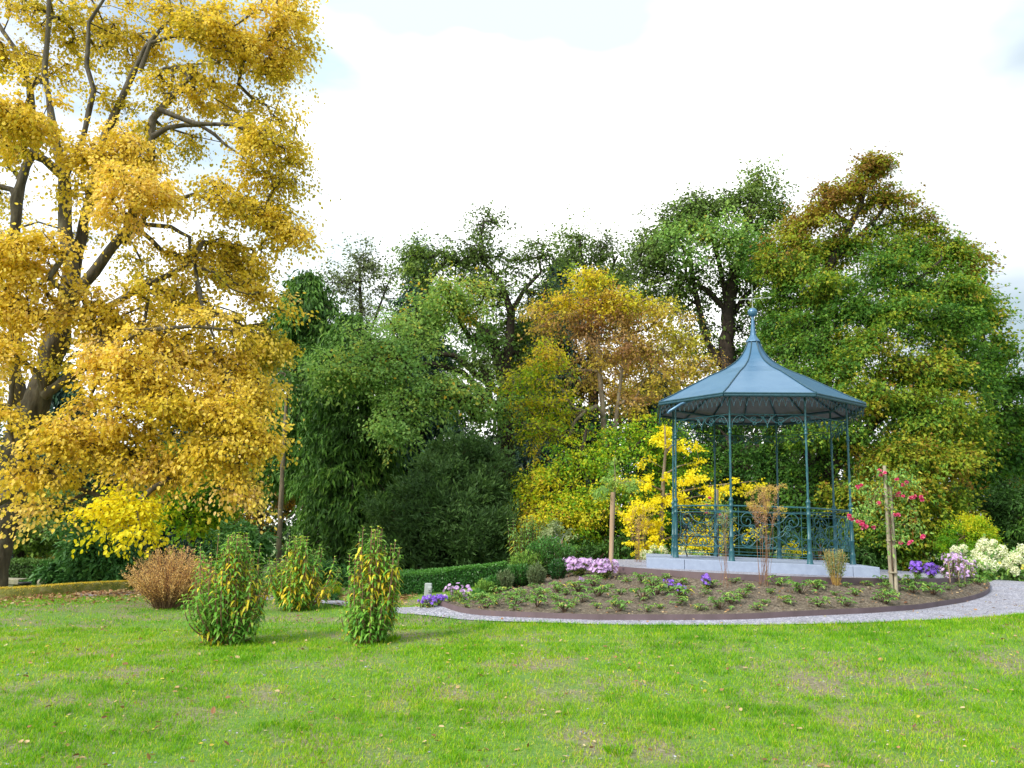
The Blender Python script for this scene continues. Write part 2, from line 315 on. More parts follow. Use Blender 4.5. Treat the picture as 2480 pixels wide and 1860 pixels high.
def catmull(pts, k=5):
    P = np.array(pts, float); P = np.vstack([2*P[0]-P[1], P, 2*P[-1]-P[-2]]); out = []
    for i in range(1, len(P)-2):
        for t in np.arange(k)/k:
            a, b, c, d = P[i-1:i+3]
            out.append(.5*((2*b)+(c-a)*t+(2*a-5*b+4*c-d)*t*t+(3*b-a-3*c+d)*t**3))
    out.append(P[-2]); return np.array(out)
def dense(poly, step=.1):
    P = np.array(poly, float); out = []
    for a, b in zip(P[:-1], P[1:]):
        k = max(1, int(np.linalg.norm(b-a)/step)); out += [a+(b-a)*t/k for t in range(k)]
    out.append(P[-1]); return np.array(out)
def inpoly(x, y, poly):
    x = np.asarray(x); y = np.asarray(y); r = np.zeros(x.shape, bool); P = np.asarray(poly)
    for (x0, y0), (x1, y1) in zip(P[:, :2], np.roll(P[:, :2], -1, 0)):
        c = ((y0 > y) != (y1 > y)) & (x < (x1-x0)*(y-y0)/((y1-y0) if abs(y1-y0) > 1e-12 else 1e-12)+x0); r ^= c
    return r

# leaf templates: rows of (u along, v across, w up)
T_DIA = (np.array([[0,0,0],[.42,-.5,.07],[1,0,-.05],[.42,.5,.07]]), np.array([[0,1,2,3]]))
T_ROUND = (np.array([[0,0,0],[.25,-.46,.06],[.7,-.42,.04],[1,0,-.08],[.7,.42,.04],[.25,.46,.06]]), np.array([[0,1,2,3],[0,3,4,5]]))
T_STRIP = (np.array([[0,-.06,0],[0,.06,0],[.3,-.5,.02],[.3,.5,.02],[.68,-.42,0],[.68,.42,0],[1,-.04,0],[1,.04,0]]), np.array([[0,2,3,1],[2,4,5,3],[4,6,7,5]]))
T_STAR = (np.array([[0,0,0],[.3,-.55,.05],[.55,-.2,0],[1,0,-.1],[.55,.2,0],[.3,.55,.05]]), np.array([[0,1,2,3],[0,3,4,5]]))
T_BLADE = (np.array([[0,-.5,0],[0,.5,0],[.55,.32,0],[.55,-.32,0],[1,0,0]]), None)
def leaves(mb, pos, d, nrm, L, W, tone, tpl=T_DIA, droop=0., mi=0):
    n = len(pos); d = norm(d); s = norm(np.cross(nrm, d)); nn = np.cross(d, s)
    L = np.broadcast_to(L, (n,)); W = np.broadcast_to(W, (n,)); t, f = tpl; droop = np.broadcast_to(droop, (n,))
    u, v, w_ = t[:, 0], t[:, 1], t[:, 2]
    V = pos[:, None]+d[:, None]*(u[None]*L[:, None])[..., None]+s[:, None]*(v[None]*W[:, None])[..., None]+nn[:, None]*(w_[None]*L[:, None])[..., None]
    V[..., 2] -= (u**2)[None]*(droop*L)[:, None]
    k = len(t); base = (np.arange(n)*k)[:, None, None]
    F_ = (base+f[None]).reshape(-1, f.shape[1])
    mb.add(V.reshape(-1, 3), F_, np.repeat(np.broadcast_to(tone, (n,)), k), mi)
def rnd(n, r=None): return norm((r or rng).normal(size=(n, 3)))

# ------------------------------------------------------------------ trees
def grow(mb, stems, A, r_base, r_tip=.012, seed=0, sides=6, upbias=.35, mi=0, seg=.5, minr=.006, wiggle=.06):
    """stems: polylines of (x,y,z,r); A: attractor points. Joins every attractor to the skeleton and skins it."""
    rr = np.random.default_rng(seed)
    pos, par, rad, dirs = [], [], [], []
    for st in stems:
        st = np.array(st, float); fine = [st[0]]
        for a, b in zip(st[:-1], st[1:]):
            k = max(1, int(np.linalg.norm((b-a)[:3])/.35)); fine += [a+(b-a)*t/k for t in range(1, k+1)]
        fine = np.array(fine)
        fine[1:-1, :3] += rr.normal(size=(len(fine)-2, 3))*wiggle*np.minimum(fine[1:-1, 3:4]*2, .6)
        nz_ = 1+.08*rr.normal(size=len(fine))
        tube(mb, fine[:, :3], fine[:, 3]*nz_, max(sides, 9), mi)
        D = norm(np.gradient(fine[:, :3], axis=0))
        for q in range(len(fine)): pos.append(fine[q, :3]); rad.append(fine[q, 3]); dirs.append(D[q])
    n0 = len(pos)
    order = np.argsort([np.min(np.linalg.norm(np.array(pos)-a, axis=1)) for a in A]) if len(A) else []
    cap = n0+len(A)*14+10; PP = np.zeros((cap, 3)); PP[:n0] = pos; DD = np.zeros(cap); parent = np.full(cap, -1); cnt = np.zeros(cap)
    DR = np.zeros((cap, 3)); DR[:n0] = dirs; nn = n0; chains = []
    for oi in order:
        a = A[oi]; d = a-PP[:nn]; L = np.linalg.norm(d, axis=1)+1e-6
        cosv = (d*DR[:nn]).sum(1)/L; down = np.maximum(-(d[:, 2])/L, 0)
        cost = L*(1+.45*(1-cosv)*.5+.5*down)+.06*DD[:nn]
        k = int(np.argmin(cost)); Lk_ = L[k]; p0 = PP[k]; m = int(min(12, max(1, round(Lk_/seg))))
        c1 = p0+DR[k]*Lk_*.3+np.array([0, 0, upbias*Lk_*.3]); t = np.arange(1, m+1)/m
        c2 = a-norm(a-p0)*Lk_*.25+np.array([0, 0, .12*Lk_])
        t = t[:, None]; B = (1-t)**3*p0+3*(1-t)**2*t*c1+3*(1-t)*t*t*c2+t**3*a
        if m > 1: B[:-1] += rr.normal(size=(m-1, 3))*.05*min(Lk_, 1.5)
        ids = list(range(nn, nn+m)); prev = k
        for q, i in enumerate(ids):
            PP[i] = B[q]; parent[i] = prev; DD[i] = DD[prev]+Lk_/m; DR[i] = norm(B[q]-PP[prev]); prev = i
        nn += m; chains.append((k, ids))
    for k, ids in chains: cnt[ids[-1]] += 1
    for i in range(nn-1, n0-1, -1): cnt[parent[i]] += cnt[i]
    for k, ids in chains:
        r = r_tip*np.maximum(cnt[ids], 1)**.5
        rk = rad[k] if k < n0 else r_tip*max(cnt[k], 1)**.5
        r = np.maximum(np.minimum(r, rk*.85), minr); r0 = min(r[0]*1.25, rk*.9)
        tube(mb, np.vstack([PP[k], PP[ids]]), np.concatenate([[r0], r]), 4 if r[0] < .03 else sides, mi, cap=False)

def gnoise(P, s, seed):
    r = np.random.default_rng(seed+900); o = np.zeros(len(P))
    for k in range(4):
        D = rnd(3, r)*np.array([1, 1, 1.6])*s*(1.55**k)*6.283; ph = r.random(3)*6.283; q = P@D.T+ph; o += np.sin(q[:, 0])*np.sin(q[:, 1]+q[:, 2]*.7)/(1.35**k)
    return o
DENS = 1.0
def prisms(mb, P, r, mi=0):
    # P: (n, k, 3) polylines, thin three-sided twigs
    n, k, _ = P.shape; T = norm(P[:, -1]-P[:, 0]); U = norm(np.cross(T, np.array([.21, .13, .97]))); W = np.cross(T, U)
    a = np.arange(3)*2*np.pi/3; ring = np.cos(a)[None, :, None]*U[:, None]+np.sin(a)[None, :, None]*W[:, None]
    rk = np.linspace(r, r*.35, k); V = P[:, :, None]+ring[:, None]*rk[None, :, None, None]
    b = (np.arange(n)*k*3)[:, None, None]; i = (np.arange(k-1)*3)[None, :, None]; j = np.arange(3)[None, None]
    f = np.stack([b+i+j, b+i+(j+1) % 3, b+i+3+(j+1) % 3, b+i+3+j], -1).reshape(-1, 4); mb.add(V.reshape(-1, 3), f, .5, mi)
def crown_clumps(blobs, rr, bias=.5, gate=.0, gs=.42, seed=1, dens=1.0):
    C, T, O, Mi = [], [], [], []
    for b in blobs:
        px, py, rx, ry, Y, n, tone = b[:7]; dep = b[7] if len(b) > 7 else None; mi = b[8] if len(b) > 8 else 0
        c = at(px, py, Y); k = Y/F; ax, az = rx*k, ry*k; ay = dep if dep else (ax+az)/2
        n = max(2, int(n*dens*DENS)); m = n*3
        u = rnd(m, rr)*(rr.random((m, 1))**bias)*(1+.09*rr.normal(size=(m, 1))*(rr.random((m, 1)) < .35)); P = c+u*np.array([ax, ay, az])
        o = np.argsort(-(gnoise(P, gs, seed)+gate*rr.normal(size=m)))[:n]; rr.shuffle(o)
        C.append(P[o]); O.append(u[o]); T.append(np.full(n, tone)+.10*gnoise(P[o], gs*.5, seed+5)); Mi.append(np.full(n, mi))
    return np.concatenate(C), np.concatenate(T), np.concatenate(O), np.concatenate(Mi)
def foliage(mb, C, T, O, per, size, rad, rr, tpl=T_DIA, flat=.45, droop=.2, up=.8, hang=0., ws=.75, tj=.09, cj=.12, mis=None, spiky=0., tmin=0, tmax=1, K=6, fuzz=.15, twigs=None, twr=.005):
    n = len(C); per = np.maximum(1, (per*(.6+.8*rr.random(n))).astype(int)); idx = np.repeat(np.arange(n), per); m = len(idx)
    cr = rad*(.65+.7*rr.random(n)); out = norm(O+rr.normal(size=O.shape)*.3)
    tw = norm(out[:, None]*.55+rr.normal(size=(n, K, 3))*np.array([1, 1, max(flat, .35)])+np.array([0, 0, -.2*hang]))*(.6+.7*rr.random((n, K, 1)))
    j = rr.integers(0, K, m); t = rr.random(m)**.7; D = tw[idx, j]
    off = D*(t*cr[idx])[:, None]+rr.normal(size=(m, 3))*np.array([1, 1, .8])*(fuzz*cr[idx])[:, None]
    off[:, 2] -= t*t*cr[idx]*(droop*.9+hang*.55)
    if twigs is not None:
        tt_ = np.array([0, .35, .7, 1.]); PW = C[:, None, None]+tw[:, :, None]*(tt_[None, None, :, None]*cr[:, None, None, None]); PW[..., 2] -= (tt_**2)[None, None]*cr[:, None, None]*(droop*.9+hang*.55); prisms(twigs, PW.reshape(-1, 4, 3), twr)
    pos = C[idx]+off
    d = norm(D*.7+rr.normal(size=(m, 3))*.5+np.array([0, 0, -.25-hang*.8+spiky]))
    nr = norm(rr.normal(size=(m, 3))*.5+np.array([0, 0, up])+out[idx]*.35)
    tone = np.clip(T[idx]+(rr.normal(size=n)*cj)[idx]+rr.normal(size=m)*tj, tmin, tmax)
    s = size*(.5+.85*rr.random(m))
    if mis is None: leaves(mb, pos, d, nr, s, s*ws, tone, tpl, .15)
    else:
        for q in np.unique(mis):
            k = mis[idx] == q; leaves(mb, pos[k], d[k], nr[k], s[k], s[k]*ws, tone[k], tpl, .15, mi=int(q))
    return m
def stem_px(pts, Y=None):
    """(px,py,radius_m[,Y]) -> (x,y,z,r)"""
    return [tuple(at(p[0], p[1], p[3] if len(p) > 3 else Y))+(p[2],) for p in pts]
NL = 0
def tree(name, label, cat, base, stems, blobs, mats, per, size, rad, seed, bark='bark', tpl=T_DIA, skel=1., group=None, bias=.55, r_tip=.011, trunkname='trunk', crownname='crown', upb=.35, dens=1., gate=.5, gs=.42, **kw):
    global NL
    rr = np.random.default_rng(seed); C, T, O, Mi = crown_clumps(blobs, rr, bias, gate, gs, seed, dens)
    base = np.array(base, float); root = thing(name, base, label, cat, group)
    tm = MB(); sel = rr.random(len(C)) < skel
    st = []
    for k, s in enumerate(stems):
        s = [list(q) for q in s]
        if k == 0: s[0][:3] = [base[0], base[1], base[2]-.15]
        st.append(s)
    grow(tm, st, C[sel], .2, r_tip=r_tip, seed=seed, upbias=upb)
    fm = MB(); NL += foliage(fm, C, T, O, per, size, rad, rr, tpl, twigs=(tm if size > .06 and crownname == 'crown' else None), twr=size*.055, mis=(Mi if isinstance(mats, (list, tuple)) else None), **kw)
    tm.build(trunkname, bark, root, base)
    fm.build(crownname, mats, root, base)
    return root
# ================================================================== GROUND
def axis(lo, hi, flo, fhi, step):
    mid = np.arange(flo, fhi, step); out = [flo]; s = step
    while out[-1] > lo: s *= 1.35; out.append(out[-1]-s)
    out2 = [fhi]; s = step
    while out2[-1] < hi: s *= 1.35; out2.append(out2[-1]+s)
    return np.concatenate([out[::-1][:-1], mid, out2])
gx = axis(-600, 600, -13, 15, .16); gy = axis(-300, 1200, 3, 24, .16)
XX, YY = np.meshgrid(gx, gy)
def C_shrink(P, s=.22):
    c = P.mean(0); d = P-c; L = np.linalg.norm(d, axis=1, keepdims=True); return c+d*(1-s/L)
ZZ = G(XX, YY)
def vnoise(x, y, s, seed=0):
    r = np.random.default_rng(seed); o = np.zeros(np.shape(x))
    for k in range(5):
        a = r.random()*6.28; f = s*(1.7**k)*(.8+.4*r.random()); ph = r.random(2)*6.28
        o = o+np.sin((x*np.cos(a)+y*np.sin(a))*f+ph[0])*np.cos((-x*np.sin(a)+y*np.cos(a))*f*1.13+ph[1])/(1.45**k)
    return o/2.2
near = (np.abs(XX) < 16) & (YY < 25) & (YY > 2)
ZZ = ZZ+np.where(near, vnoise(XX, YY, 2.2, 3)*.012, 0)
_bp = np.array([at(*k)[:2] for k in KERB]+[(8.6,17.2),(5,19),(1.6,17),(.6,16.4),(-.6,14.2),(-1.05,13.2)])
ZZ = ZZ-np.where(inpoly(XX, YY, C_shrink(_bp)), .3, 0)
mb = MB(); nx, ny = len(gx), len(gy)
i = np.arange(ny-1)[:, None]*nx+np.arange(nx-1)[None]
mb.add(np.stack([XX, YY, ZZ], -1).reshape(-1, 3), np.stack([i, i+1, i+nx+1, i+nx], -1).reshape(-1, 4), .5, 0, True)
tag(mb.build('lawn', 'lawn'), kind='structure')

kerb = catmull([at(*k) for k in KERB], 8)
INNER = [(1418,1361,16.2),(1430,1363,15.5),(1480,1371,14.8),(1560,1379,14.1),(1700,1388,13.4),(1850,1394,13.15),(2000,1396,13.2),(2140,1397,13.6),(2250,1397,14.2),(2320,1396,14.9),(2368,1400,15.8)]
inner = catmull([(*at(*k)[:2], 1.0) for k in INNER], 8)
lawn_edge = catmull([at(*k) for k in LAWN], 8)

def strip(a, b, k, dz, name, mat, zf=None, rough=0.):
    n = max(len(a), len(b)); 
    def res(P, n):
        s = np.concatenate([[0], np.cumsum(np.linalg.norm(np.diff(P[:, :2], axis=0), axis=1))]); q = np.linspace(0, s[-1], n)
        return np.stack([np.interp(q, s, P[:, j]) for j in range(3)], 1)
    n = n*2; A, B = res(a, n), res(b, n); t = np.linspace(0, 1, k)[:, None, None]
    S = A[None]*(1-t)+B[None]*t
    S[..., 2] = (G(S[..., 0], S[..., 1])+dz) if zf is None else zf(S, t)
    if rough: S[1:-1, :, 2] += vnoise(S[1:-1, :, 0], S[1:-1, :, 1], 7, 5)*rough+rng.normal(size=S[1:-1, :, 2].shape)*rough*.35
    mb = MB(); i = np.arange(k-1)[:, None]*n+np.arange(n-1)[None]
    mb.add(S.reshape(-1, 3), np.stack([i, i+1, i+n+1, i+n], -1).reshape(-1, 4), .5, 0, True)
    return mb.build(name, mat)
# gravel path: lawn edge to steel edging, then swinging round behind the bed
ka = np.array([at(*q) for q in [(180,1434,16.9),(330,1432,16.6),(600,1437,16.1),(800,1446,15.4),(960,1464,13.8),(1040,1466,13.2)]])
pin = np.vstack([catmull(ka, 6), kerb[:70]])
path_in = np.vstack([catmull(ka, 6), kerb])
path_out = np.vstack([lawn_edge, catmull([at(*q) for q in [(2750,1468,11.9),(2800,1440,14.5),(2760,1425,16.4),(2560,1412,17.4),(2420,1404,17.9)]], 6)[1:]])
def corr(n_in, n_out, P, Q):
    return P, Q
# match the two edges piecewise so that the sheet does not fold
def seg(P, a, b): return P[a:b]
j0 = int(np.argmin(np.hypot(lawn_edge[:, 0]-at(960,1487,12.6)[0], lawn_edge[:, 1]-12.6)))
strip(lawn_edge[:j0+1], catmull(ka[:5], 6), 5, .012, 'gravel_path', 'gravel')['kind'] = 'structure'
j1 = int(np.argmin(np.hypot(lawn_edge[:, 0]-at(2200,1505,11.1)[0], lawn_edge[:, 1]-11.1)))
k1 = int(np.argmin(np.hypot(kerb[:, 0]-at(*KERB[7])[0], kerb[:, 1]-KERB[7][2])))
strip(lawn_edge[j0:j1+1], np.vstack([catmull(ka[4:], 6), kerb[:k1+1]]), 5, .012, 'gravel_path', 'gravel')['kind'] = 'structure'
strip(np.vstack([lawn_edge[j1:], path_out[len(lawn_edge):]]), kerb[k1:], 10, .012, 'gravel_path', 'gravel')['kind'] = 'structure'
# ring of gravel round the plinth
C0 = np.array([5.055, 16.082]); ang0 = math.atan2(inner[0][1]-C0[1], inner[0][0]-C0[0]); ang1 = math.atan2(inner[-1][1]-C0[1], inner[-1][0]-C0[0])
ra0 = math.hypot(*(inner[0][:2]-C0)); ra1 = math.hypot(*(inner[-1][:2]-C0))
back = [(C0[0]+(ra1+(ra0-ra1)*t)*math.cos(a), C0[1]+(ra1+(ra0-ra1)*t)*math.sin(a), 1.0) for t in np.linspace(0, 1, 24)[1:-1] for a in [ang1+t*((ang0 % (2*math.pi))-ang1)]]
ringp = np.vstack([inner, back]); mb = MB(); n = len(ringp)
vv = np.vstack([[[C0[0], C0[1], 1.0]], ringp]); mb.add(vv, [[0, 1+i, 1+(i+1) % n] for i in range(n)])
low = ringp.copy(); low[:, 2] = .55; mb.add(np.vstack([ringp, low]), [[i, i+n, (i+1) % n+n, (i+1) % n] for i in range(n)])
tag(mb.build('gravel_terrace', 'gravel'), kind='structure')

# bed: outer edge = kerb, upper edge = inner kerb on the right and the shrub line on the left
left_up = np.array([(*at(*q)[:2], 0) for q in [(1075,1462,13.6),(1120,1455,14.2),(1180,1440,14.9),(1260,1420,15.6),(1340,1395,16.3),(1400,1372,16.6)]])
upper = np.vstack([catmull(left_up, 6), inner]); 
kl = kerb.copy()
BED = np.vstack([kl, upper[::-1]])
bedA, bedB = [], []
def bedz(S, t):
    g0 = G(S[..., 0], S[..., 1]); k0 = S[0:1, :, 2]*0+G(S[0:1, :, 0], S[0:1, :, 1])+.075
    u = upz[None, :]
    return (k0*(1-t[..., 0])+u*t[..., 0]) + .10*np.sin(np.pi*t[..., 0])*np.minimum(1, np.linalg.norm(S[-1]-S[0], axis=-1)[None]/2.5)*.7
def resamp(P, n):
    s = np.concatenate([[0], np.cumsum(np.linalg.norm(np.diff(P[:, :2], axis=0), axis=1))]); q = np.linspace(0, s[-1], n)
    return np.stack([np.interp(q, s, P[:, j]) for j in range(3)], 1)
# upper heights: terrain height on the left, .92 (below the edging top) along the terrace
up2 = upper.copy(); nl = len(upper)-len(inner)
up2[:nl, 2] = G(upper[:nl, 0], upper[:nl, 1])+.02; up2[nl:, 2] = .90
kk = resamp(kl, 240); uu = resamp(up2, 240); upz = uu[:, 2]
KN = 26; t = np.linspace(0, 1, KN)[:, None, None]; S = kk[None]*(1-t)+uu[None]*t; S[..., 2] = bedz(S, t)
S[..., 2] = np.maximum(S[..., 2], G(S[..., 0], S[..., 1])+.03)
S[1:-1, :, 2] += vnoise(S[1:-1, :, 0], S[1:-1, :, 1], 8, 5)*.018+rng.normal(size=S[1:-1, :, 2].shape)*.010
mb = MB(); i = np.arange(KN-1)[:, None]*240+np.arange(239)[None]
mb.add(S.reshape(-1, 3), np.stack([i, i+1, i+241, i+240], -1).reshape(-1, 4), .5, 0, True)
tag(mb.build('planting_bed_soil', 'soil'), kind='structure')
BS = S.reshape(-1, 3)
def bed_z(x, y):
    d = (BS[:, 0]-x)**2+(BS[:, 1]-y)**2; k = np.argsort(d)[:4]; wq = 1/(d[k]+1e-4); return float((BS[k, 2]*wq).sum()/wq.sum())
def bed_hit(px, py):
    d = ray(px, py); best = None
    for Y in np.arange(11.3, 17.5, .04):
        p = np.array([0, 0, EYE])+d*(Y/d[1])
        if inpoly(np.array([p[0]]), np.array([p[1]]), BED)[0] and p[2] < bed_z(p[0], p[1]): best = p; break
    if best is None: best = hit(px, py, 11.3, 18)
    else: best = np.array([best[0], best[1], bed_z(best[0], best[1])-.01])
    return best
def edging(P, zt, h, name, label):
    n = len(P); T = norm(np.gradient(P[:, :2], axis=0)); Nn = np.stack([-T[:, 1], T[:, 0]], 1)*.004
    top = zt; mb = MB(); V = []
    for sgn in (1, -1):
        q = P[:, :2]+Nn*sgn; V.append(np.column_stack([q, top])); V.append(np.column_stack([q, top-h]))
    V = np.vstack(V); Fq = []
    for i in range(n-1):
        Fq += [[i, i+1, n+i+1, n+i], [2*n+i+1, 2*n+i, 3*n+i, 3*n+i+1], [i+1, i, 2*n+i, 2*n+i+1]]
    mb.add(V, Fq, .5, 0, False)
    o = mb.build(name, 'corten', None, P[n//2]); return tag(o, label, 'edging')
edging(kerb, G(kerb[:, 0], kerb[:, 1])+.09, .3, 'steel_edging', 'low brown steel edging strip along the gravel at the front of the flower bed')
edging(inner, np.full(len(inner), 1.012), .32, 'steel_edging', 'brown steel edging strip on top of the bed, just below the pavilion plinth')

# grass blades
PATHP = np.vstack([path_out, path_in[::-1]])
def lawn_points(n, y0, y1, spread=.72):
    y = y0+(y1-y0)*rng.random(n); x = (rng.random(n)*2-1)*(y*spread)
    ok = ~inpoly(x, y, BED)
    ok &= ~inpoly(x, y, PATHP)
    ok &= ~((y > 12.5) & (x > .5)); ok &= ~((x > -1.5) & (y > 17.5))
    return x[ok], y[ok]
mb = MB()
for n, y0, y1, hh, ww in [(190000,4.6,7.5,.044,.005),(180000,7.5,11.5,.048,.0066),(90000,11.3,17.5,.045,.009),(25000,17.5,24,.05,.014)]:
    # area weighting: keep more points where the strip is wider
    x, y = lawn_points(n, y0, y1)
    pat = vnoise(x, y, 1.6, 11)*.6+vnoise(x, y, 5.0, 12)*.45
    edge = np.clip(1-(np.min(np.abs(np.stack([y-np.interp(x, lawn_edge[:, 0], lawn_edge[:, 1])])), 0))/1.2, 0, 1)
    fine_ = vnoise(x, y, 14, 15); dens = np.clip(.70+.95*pat+.6*edge+.40*fine_, .09, 1); k = rng.random(len(x)) < dens; x, y, pat, edge = x[k], y[k], pat[k], edge[k]
    z = G(x, y)-.004; m = len(x)
    tuft = np.clip(vnoise(x, y, 9, 13), -.4, 1)
    h = hh*(.35+.8*rng.random(m)+.9*np.clip(tuft+pat*.7, 0, 1.3)+.45*edge)
    d = norm(np.stack([rng.normal(size=m)*.45, rng.normal(size=m)*.45, np.ones(m)], 1)); a = rng.random(m)*6.28
    sdv = np.stack([np.cos(a), np.sin(a), np.zeros(m)], 1)
    P0 = np.stack([x, y, z], 1); wv = ww*(.6+.8*rng.random(m)); bend = norm(rng.normal(size=(m, 3))*np.array([1, 1, 0.01]))*(h*.35*rng.random(m))[:, None]
    base1 = P0-sdv*wv[:, None]/2; base2 = P0+sdv*wv[:, None]/2; mid = P0+d*(h*.55)[:, None]
    m1 = mid-sdv*wv[:, None]*.38; m2 = mid+sdv*wv[:, None]*.38; tip = P0+d*h[:, None]+bend; tip[:, 2] -= h*.1
    V = np.stack([base1, base2, m2, m1, tip], 1).reshape(-1, 3)
    tone = np.clip(.46-.38*pat-.18*edge-.18*np.clip(tuft, -.2, 1)+.10*vnoise(x, y, .7, 16)+rng.normal(size=m)*.15+(rng.random(m) < .09)*.4, 0, 1)
    b = np.arange(m)[:, None]*5
    q = b+np.array([[0, 1, 2, 3]]); tr = b+np.array([[3, 2, 4]])
    mb.add(V, q, np.repeat(tone, 5)); mb.v.append(np.zeros((0, 3), np.float32)); mb.f.append((3, tr+mb.n-len(V))); mb.mi.append(np.zeros(len(tr), np.int32)); mb.sm.append(np.zeros(len(tr), bool))
tag(mb.build('grass', 'grass'), 'short patchy green grass of the lawn', 'grass', kind='stuff')
# fallen leaves on lawn, path and bed; little stones
def litter(n, y0, y1, smin, smax, mats, name, label, tpl=T_ROUND, xf=None, lift=.012, zfun=None):
    y = y0+(y1-y0)*rng.random(n); x = (rng.random(n)*2-1)*(y*.7)
    if xf is not None: k = xf(x, y); x, y = x[k], y[k]
    z = (G(x, y) if zfun is None else zfun(x, y))+lift+rng.random(len(x))*.025; m = len(x)
    mb = MB(); s = smin+(smax-smin)*rng.random(m)
    leaves(mb, np.stack([x, y, z], 1), norm(rng.normal(size=(m, 3))*np.array([1, 1, .25])), norm(rng.normal(size=(m, 3))*.35+np.array([0, 0, 1])), s, s*(.4+.4*rng.random(m)), rng.random(m), tpl, -.1*rng.random(m))
    tag(mb.build(name, mats), label, 'leaves', kind='stuff')
offbed = lambda x, y: ~inpoly(x, y, BED)
litter(1300, 4.8, 15, .02, .062, 'fallen', 'fallen_brown_leaves', 'brown and tan fallen leaves scattered over the lawn', xf=offbed)
litter(150, 4.8, 14, .025, .055, 'fallyel', 'fallen_yellow_leaves', 'yellow fallen leaves scattered over the lawn', xf=offbed)
litter(42000, 13.6, 20, .05, .09, 'fallen', 'leaf_litter', 'pale leaf litter along the far edge of the lawn on the left', xf=lambda x, y: (x < -1.8-.0*y) & (np.abs(y-(16.1+vnoise(x, y, 1, 4)*.4)) < .75+1.2*(rng.random(len(x)) < .2)) & ~((x > -4.2) & (x < -3) & (y < 15)))
bz = lambda x, y: np.array([bed_z(a, b) for a, b in zip(x, y)])
litter(3600, 11.3, 17, .02, .06, 'fallen', 'leaves_on_bed', 'dry leaves lying on the soil of the flower bed', xf=lambda x, y: inpoly(x, y, BED), zfun=bz, lift=.022)
mb = MB()
def pebbles(mb, x, y, z, s):
    for a, b, c, q in zip(x, y, z, s):
        V = norm(np.array([[1,0,0],[0,1,0],[-1,0,0],[0,-1,0],[0,0,.8],[0,0,-.8],[.7,.7,.3],[-.6,.7,.2]])+rng.normal(size=(8, 3))*.2)*q*np.array([1, .8, .55])
        mb.add(V+np.array([a, b, c]), [[0,6,4],[6,1,4],[1,7,4],[7,2,4],[2,3,4],[3,0,4],[0,3,5],[3,2,5],[2,7,5],[7,1,5],[1,6,5],[6,0,5]])
n = 2200; y = 4.8+7*rng.random(n)**1.3; x = (rng.random(n)*2-1)*y*.7; k = (vnoise(x, y, 1.6, 11)*.6+vnoise(x, y, 5, 12)*.45 < -.02) & ~inpoly(x, y, PATHP) & offbed(x, y); x, y = x[k], y[k]
pebbles(mb, x, y, G(x, y)+.004, .006+.014*rng.random(len(x))**3)
tag(mb.build('small_stones', 'gravel'), 'small pale stones in the bare patches of the lawn', 'stones', kind='stuff')
mb = MB(); n = 1500; y = 11.3+6*rng.random(n); x = -1+10*rng.random(n); k = inpoly(x, y, BED); x, y = x[k], y[k]
pebbles(mb, x, y, bz(x, y)+.006, .01+.022*rng.random(len(x))**2)
tag(mb.build('soil_clods', 'soil'), 'crumbly clods of brown earth on the flower bed', 'soil', kind='stuff')
# ================================================================== TREES
# --- big yellow linden on the left
Y0 = 17.0
lst = [stem_px([(-45,1445,.42,16.6),(-12,1330,.36,16.8),(22,1200,.33),(62,1060,.30),(100,930,.27),(140,820,.24),(165,720,.21),(172,640,.17),(158,560,.15),(156,430,.13),(143,380,.11),(131,329,.09),(118,240,.08),(108,180,.07),(118,42,.05),(120,-40,.04)], Y0),
 stem_px([(150,800,.2),(178,700,.18),(190,612,.16),(211,506,.15),(224,464,.14),(253,329,.12),(295,240,.10),(320,181,.09),(350,120,.07),(390,70,.05),(440,20,.03)], 17.3),
 stem_px([(60,1060,.2),(40,900,.17),(30,700,.16),(38,485,.15),(63,400,.14),(84,359,.13),(72,211,.11),(42,127,.09),(8,76,.07),(-30,10,.05)], 18.2),
 stem_px([(156,430,.10),(180,380,.09),(198,346,.085),(215,270,.08),(228,219,.075),(211,160,.065),(215,55,.055),(249,0,.04),(290,-60,.03)], 16.8),
 stem_px([(165,740,.2),(228,658,.16),(270,603,.15),(316,544,.13),(359,451,.12),(371,287,.10),(388,266,.095),(425,225,.085),(460,186,.075),(430,163,.06),(395,165,.04)], 17.0),
 stem_px([(316,544,.07),(350,545,.065),(414,549,.06),(440,565,.055),(460,574,.05),(460,612,.035),(470,650,.02)], 16.6),
 stem_px([(228,760,.09),(290,725,.085),(346,696,.08),(405,667,.07),(456,641,.05),(520,660,.03),(560,700,.02)], 16.4),
 stem_px([(371,330,.08),(405,308,.07),(445,302,.065),(485,304,.055),(520,325,.05),(545,350,.035),(590,380,.02)], 16.8),
 stem_px([(-8,1215,.14),(30,1195,.12),(55,1182,.10),(110,1172,.085),(169,1174,.07),(215,1192,.06),(253,1208,.05),(300,1225,.03)], 15.6),
 stem_px([(105,960,.12),(156,921,.11),(203,891,.10),(255,890,.09),(308,904,.08),(363,933,.08),(414,988,.06),(485,1001,.04),(565,1018,.03),(630,1085,.015)], 15.8),
 stem_px([(345,920,.07),(363,993,.06),(346,1056,.05),(359,1106,.03),(370,1160,.02)], 15.7),
 stem_px([(340,170,.07),(365,105,.06),(420,88,.05),(490,90,.04),(540,110,.03),(600,150,.02)], 17.2),
 stem_px([(480,705,.06,16.2),(473,640,.05,16),(492,760,.045,15.6),(520,820,.03,15.4)], 16),
 stem_px([(203,891,.08),(260,840,.07),(350,800,.06),(470,790,.045),(560,800,.02)], 15.2),
 stem_px([(388,266,.08),(470,300,.07),(560,300,.055),(630,330,.035),(690,360,.02)], 16.6),
 stem_px([(300,590,.08),(370,500,.07),(470,470,.06),(560,500,.05),(610,535,.04),(690,560,.02)], 17.2)]
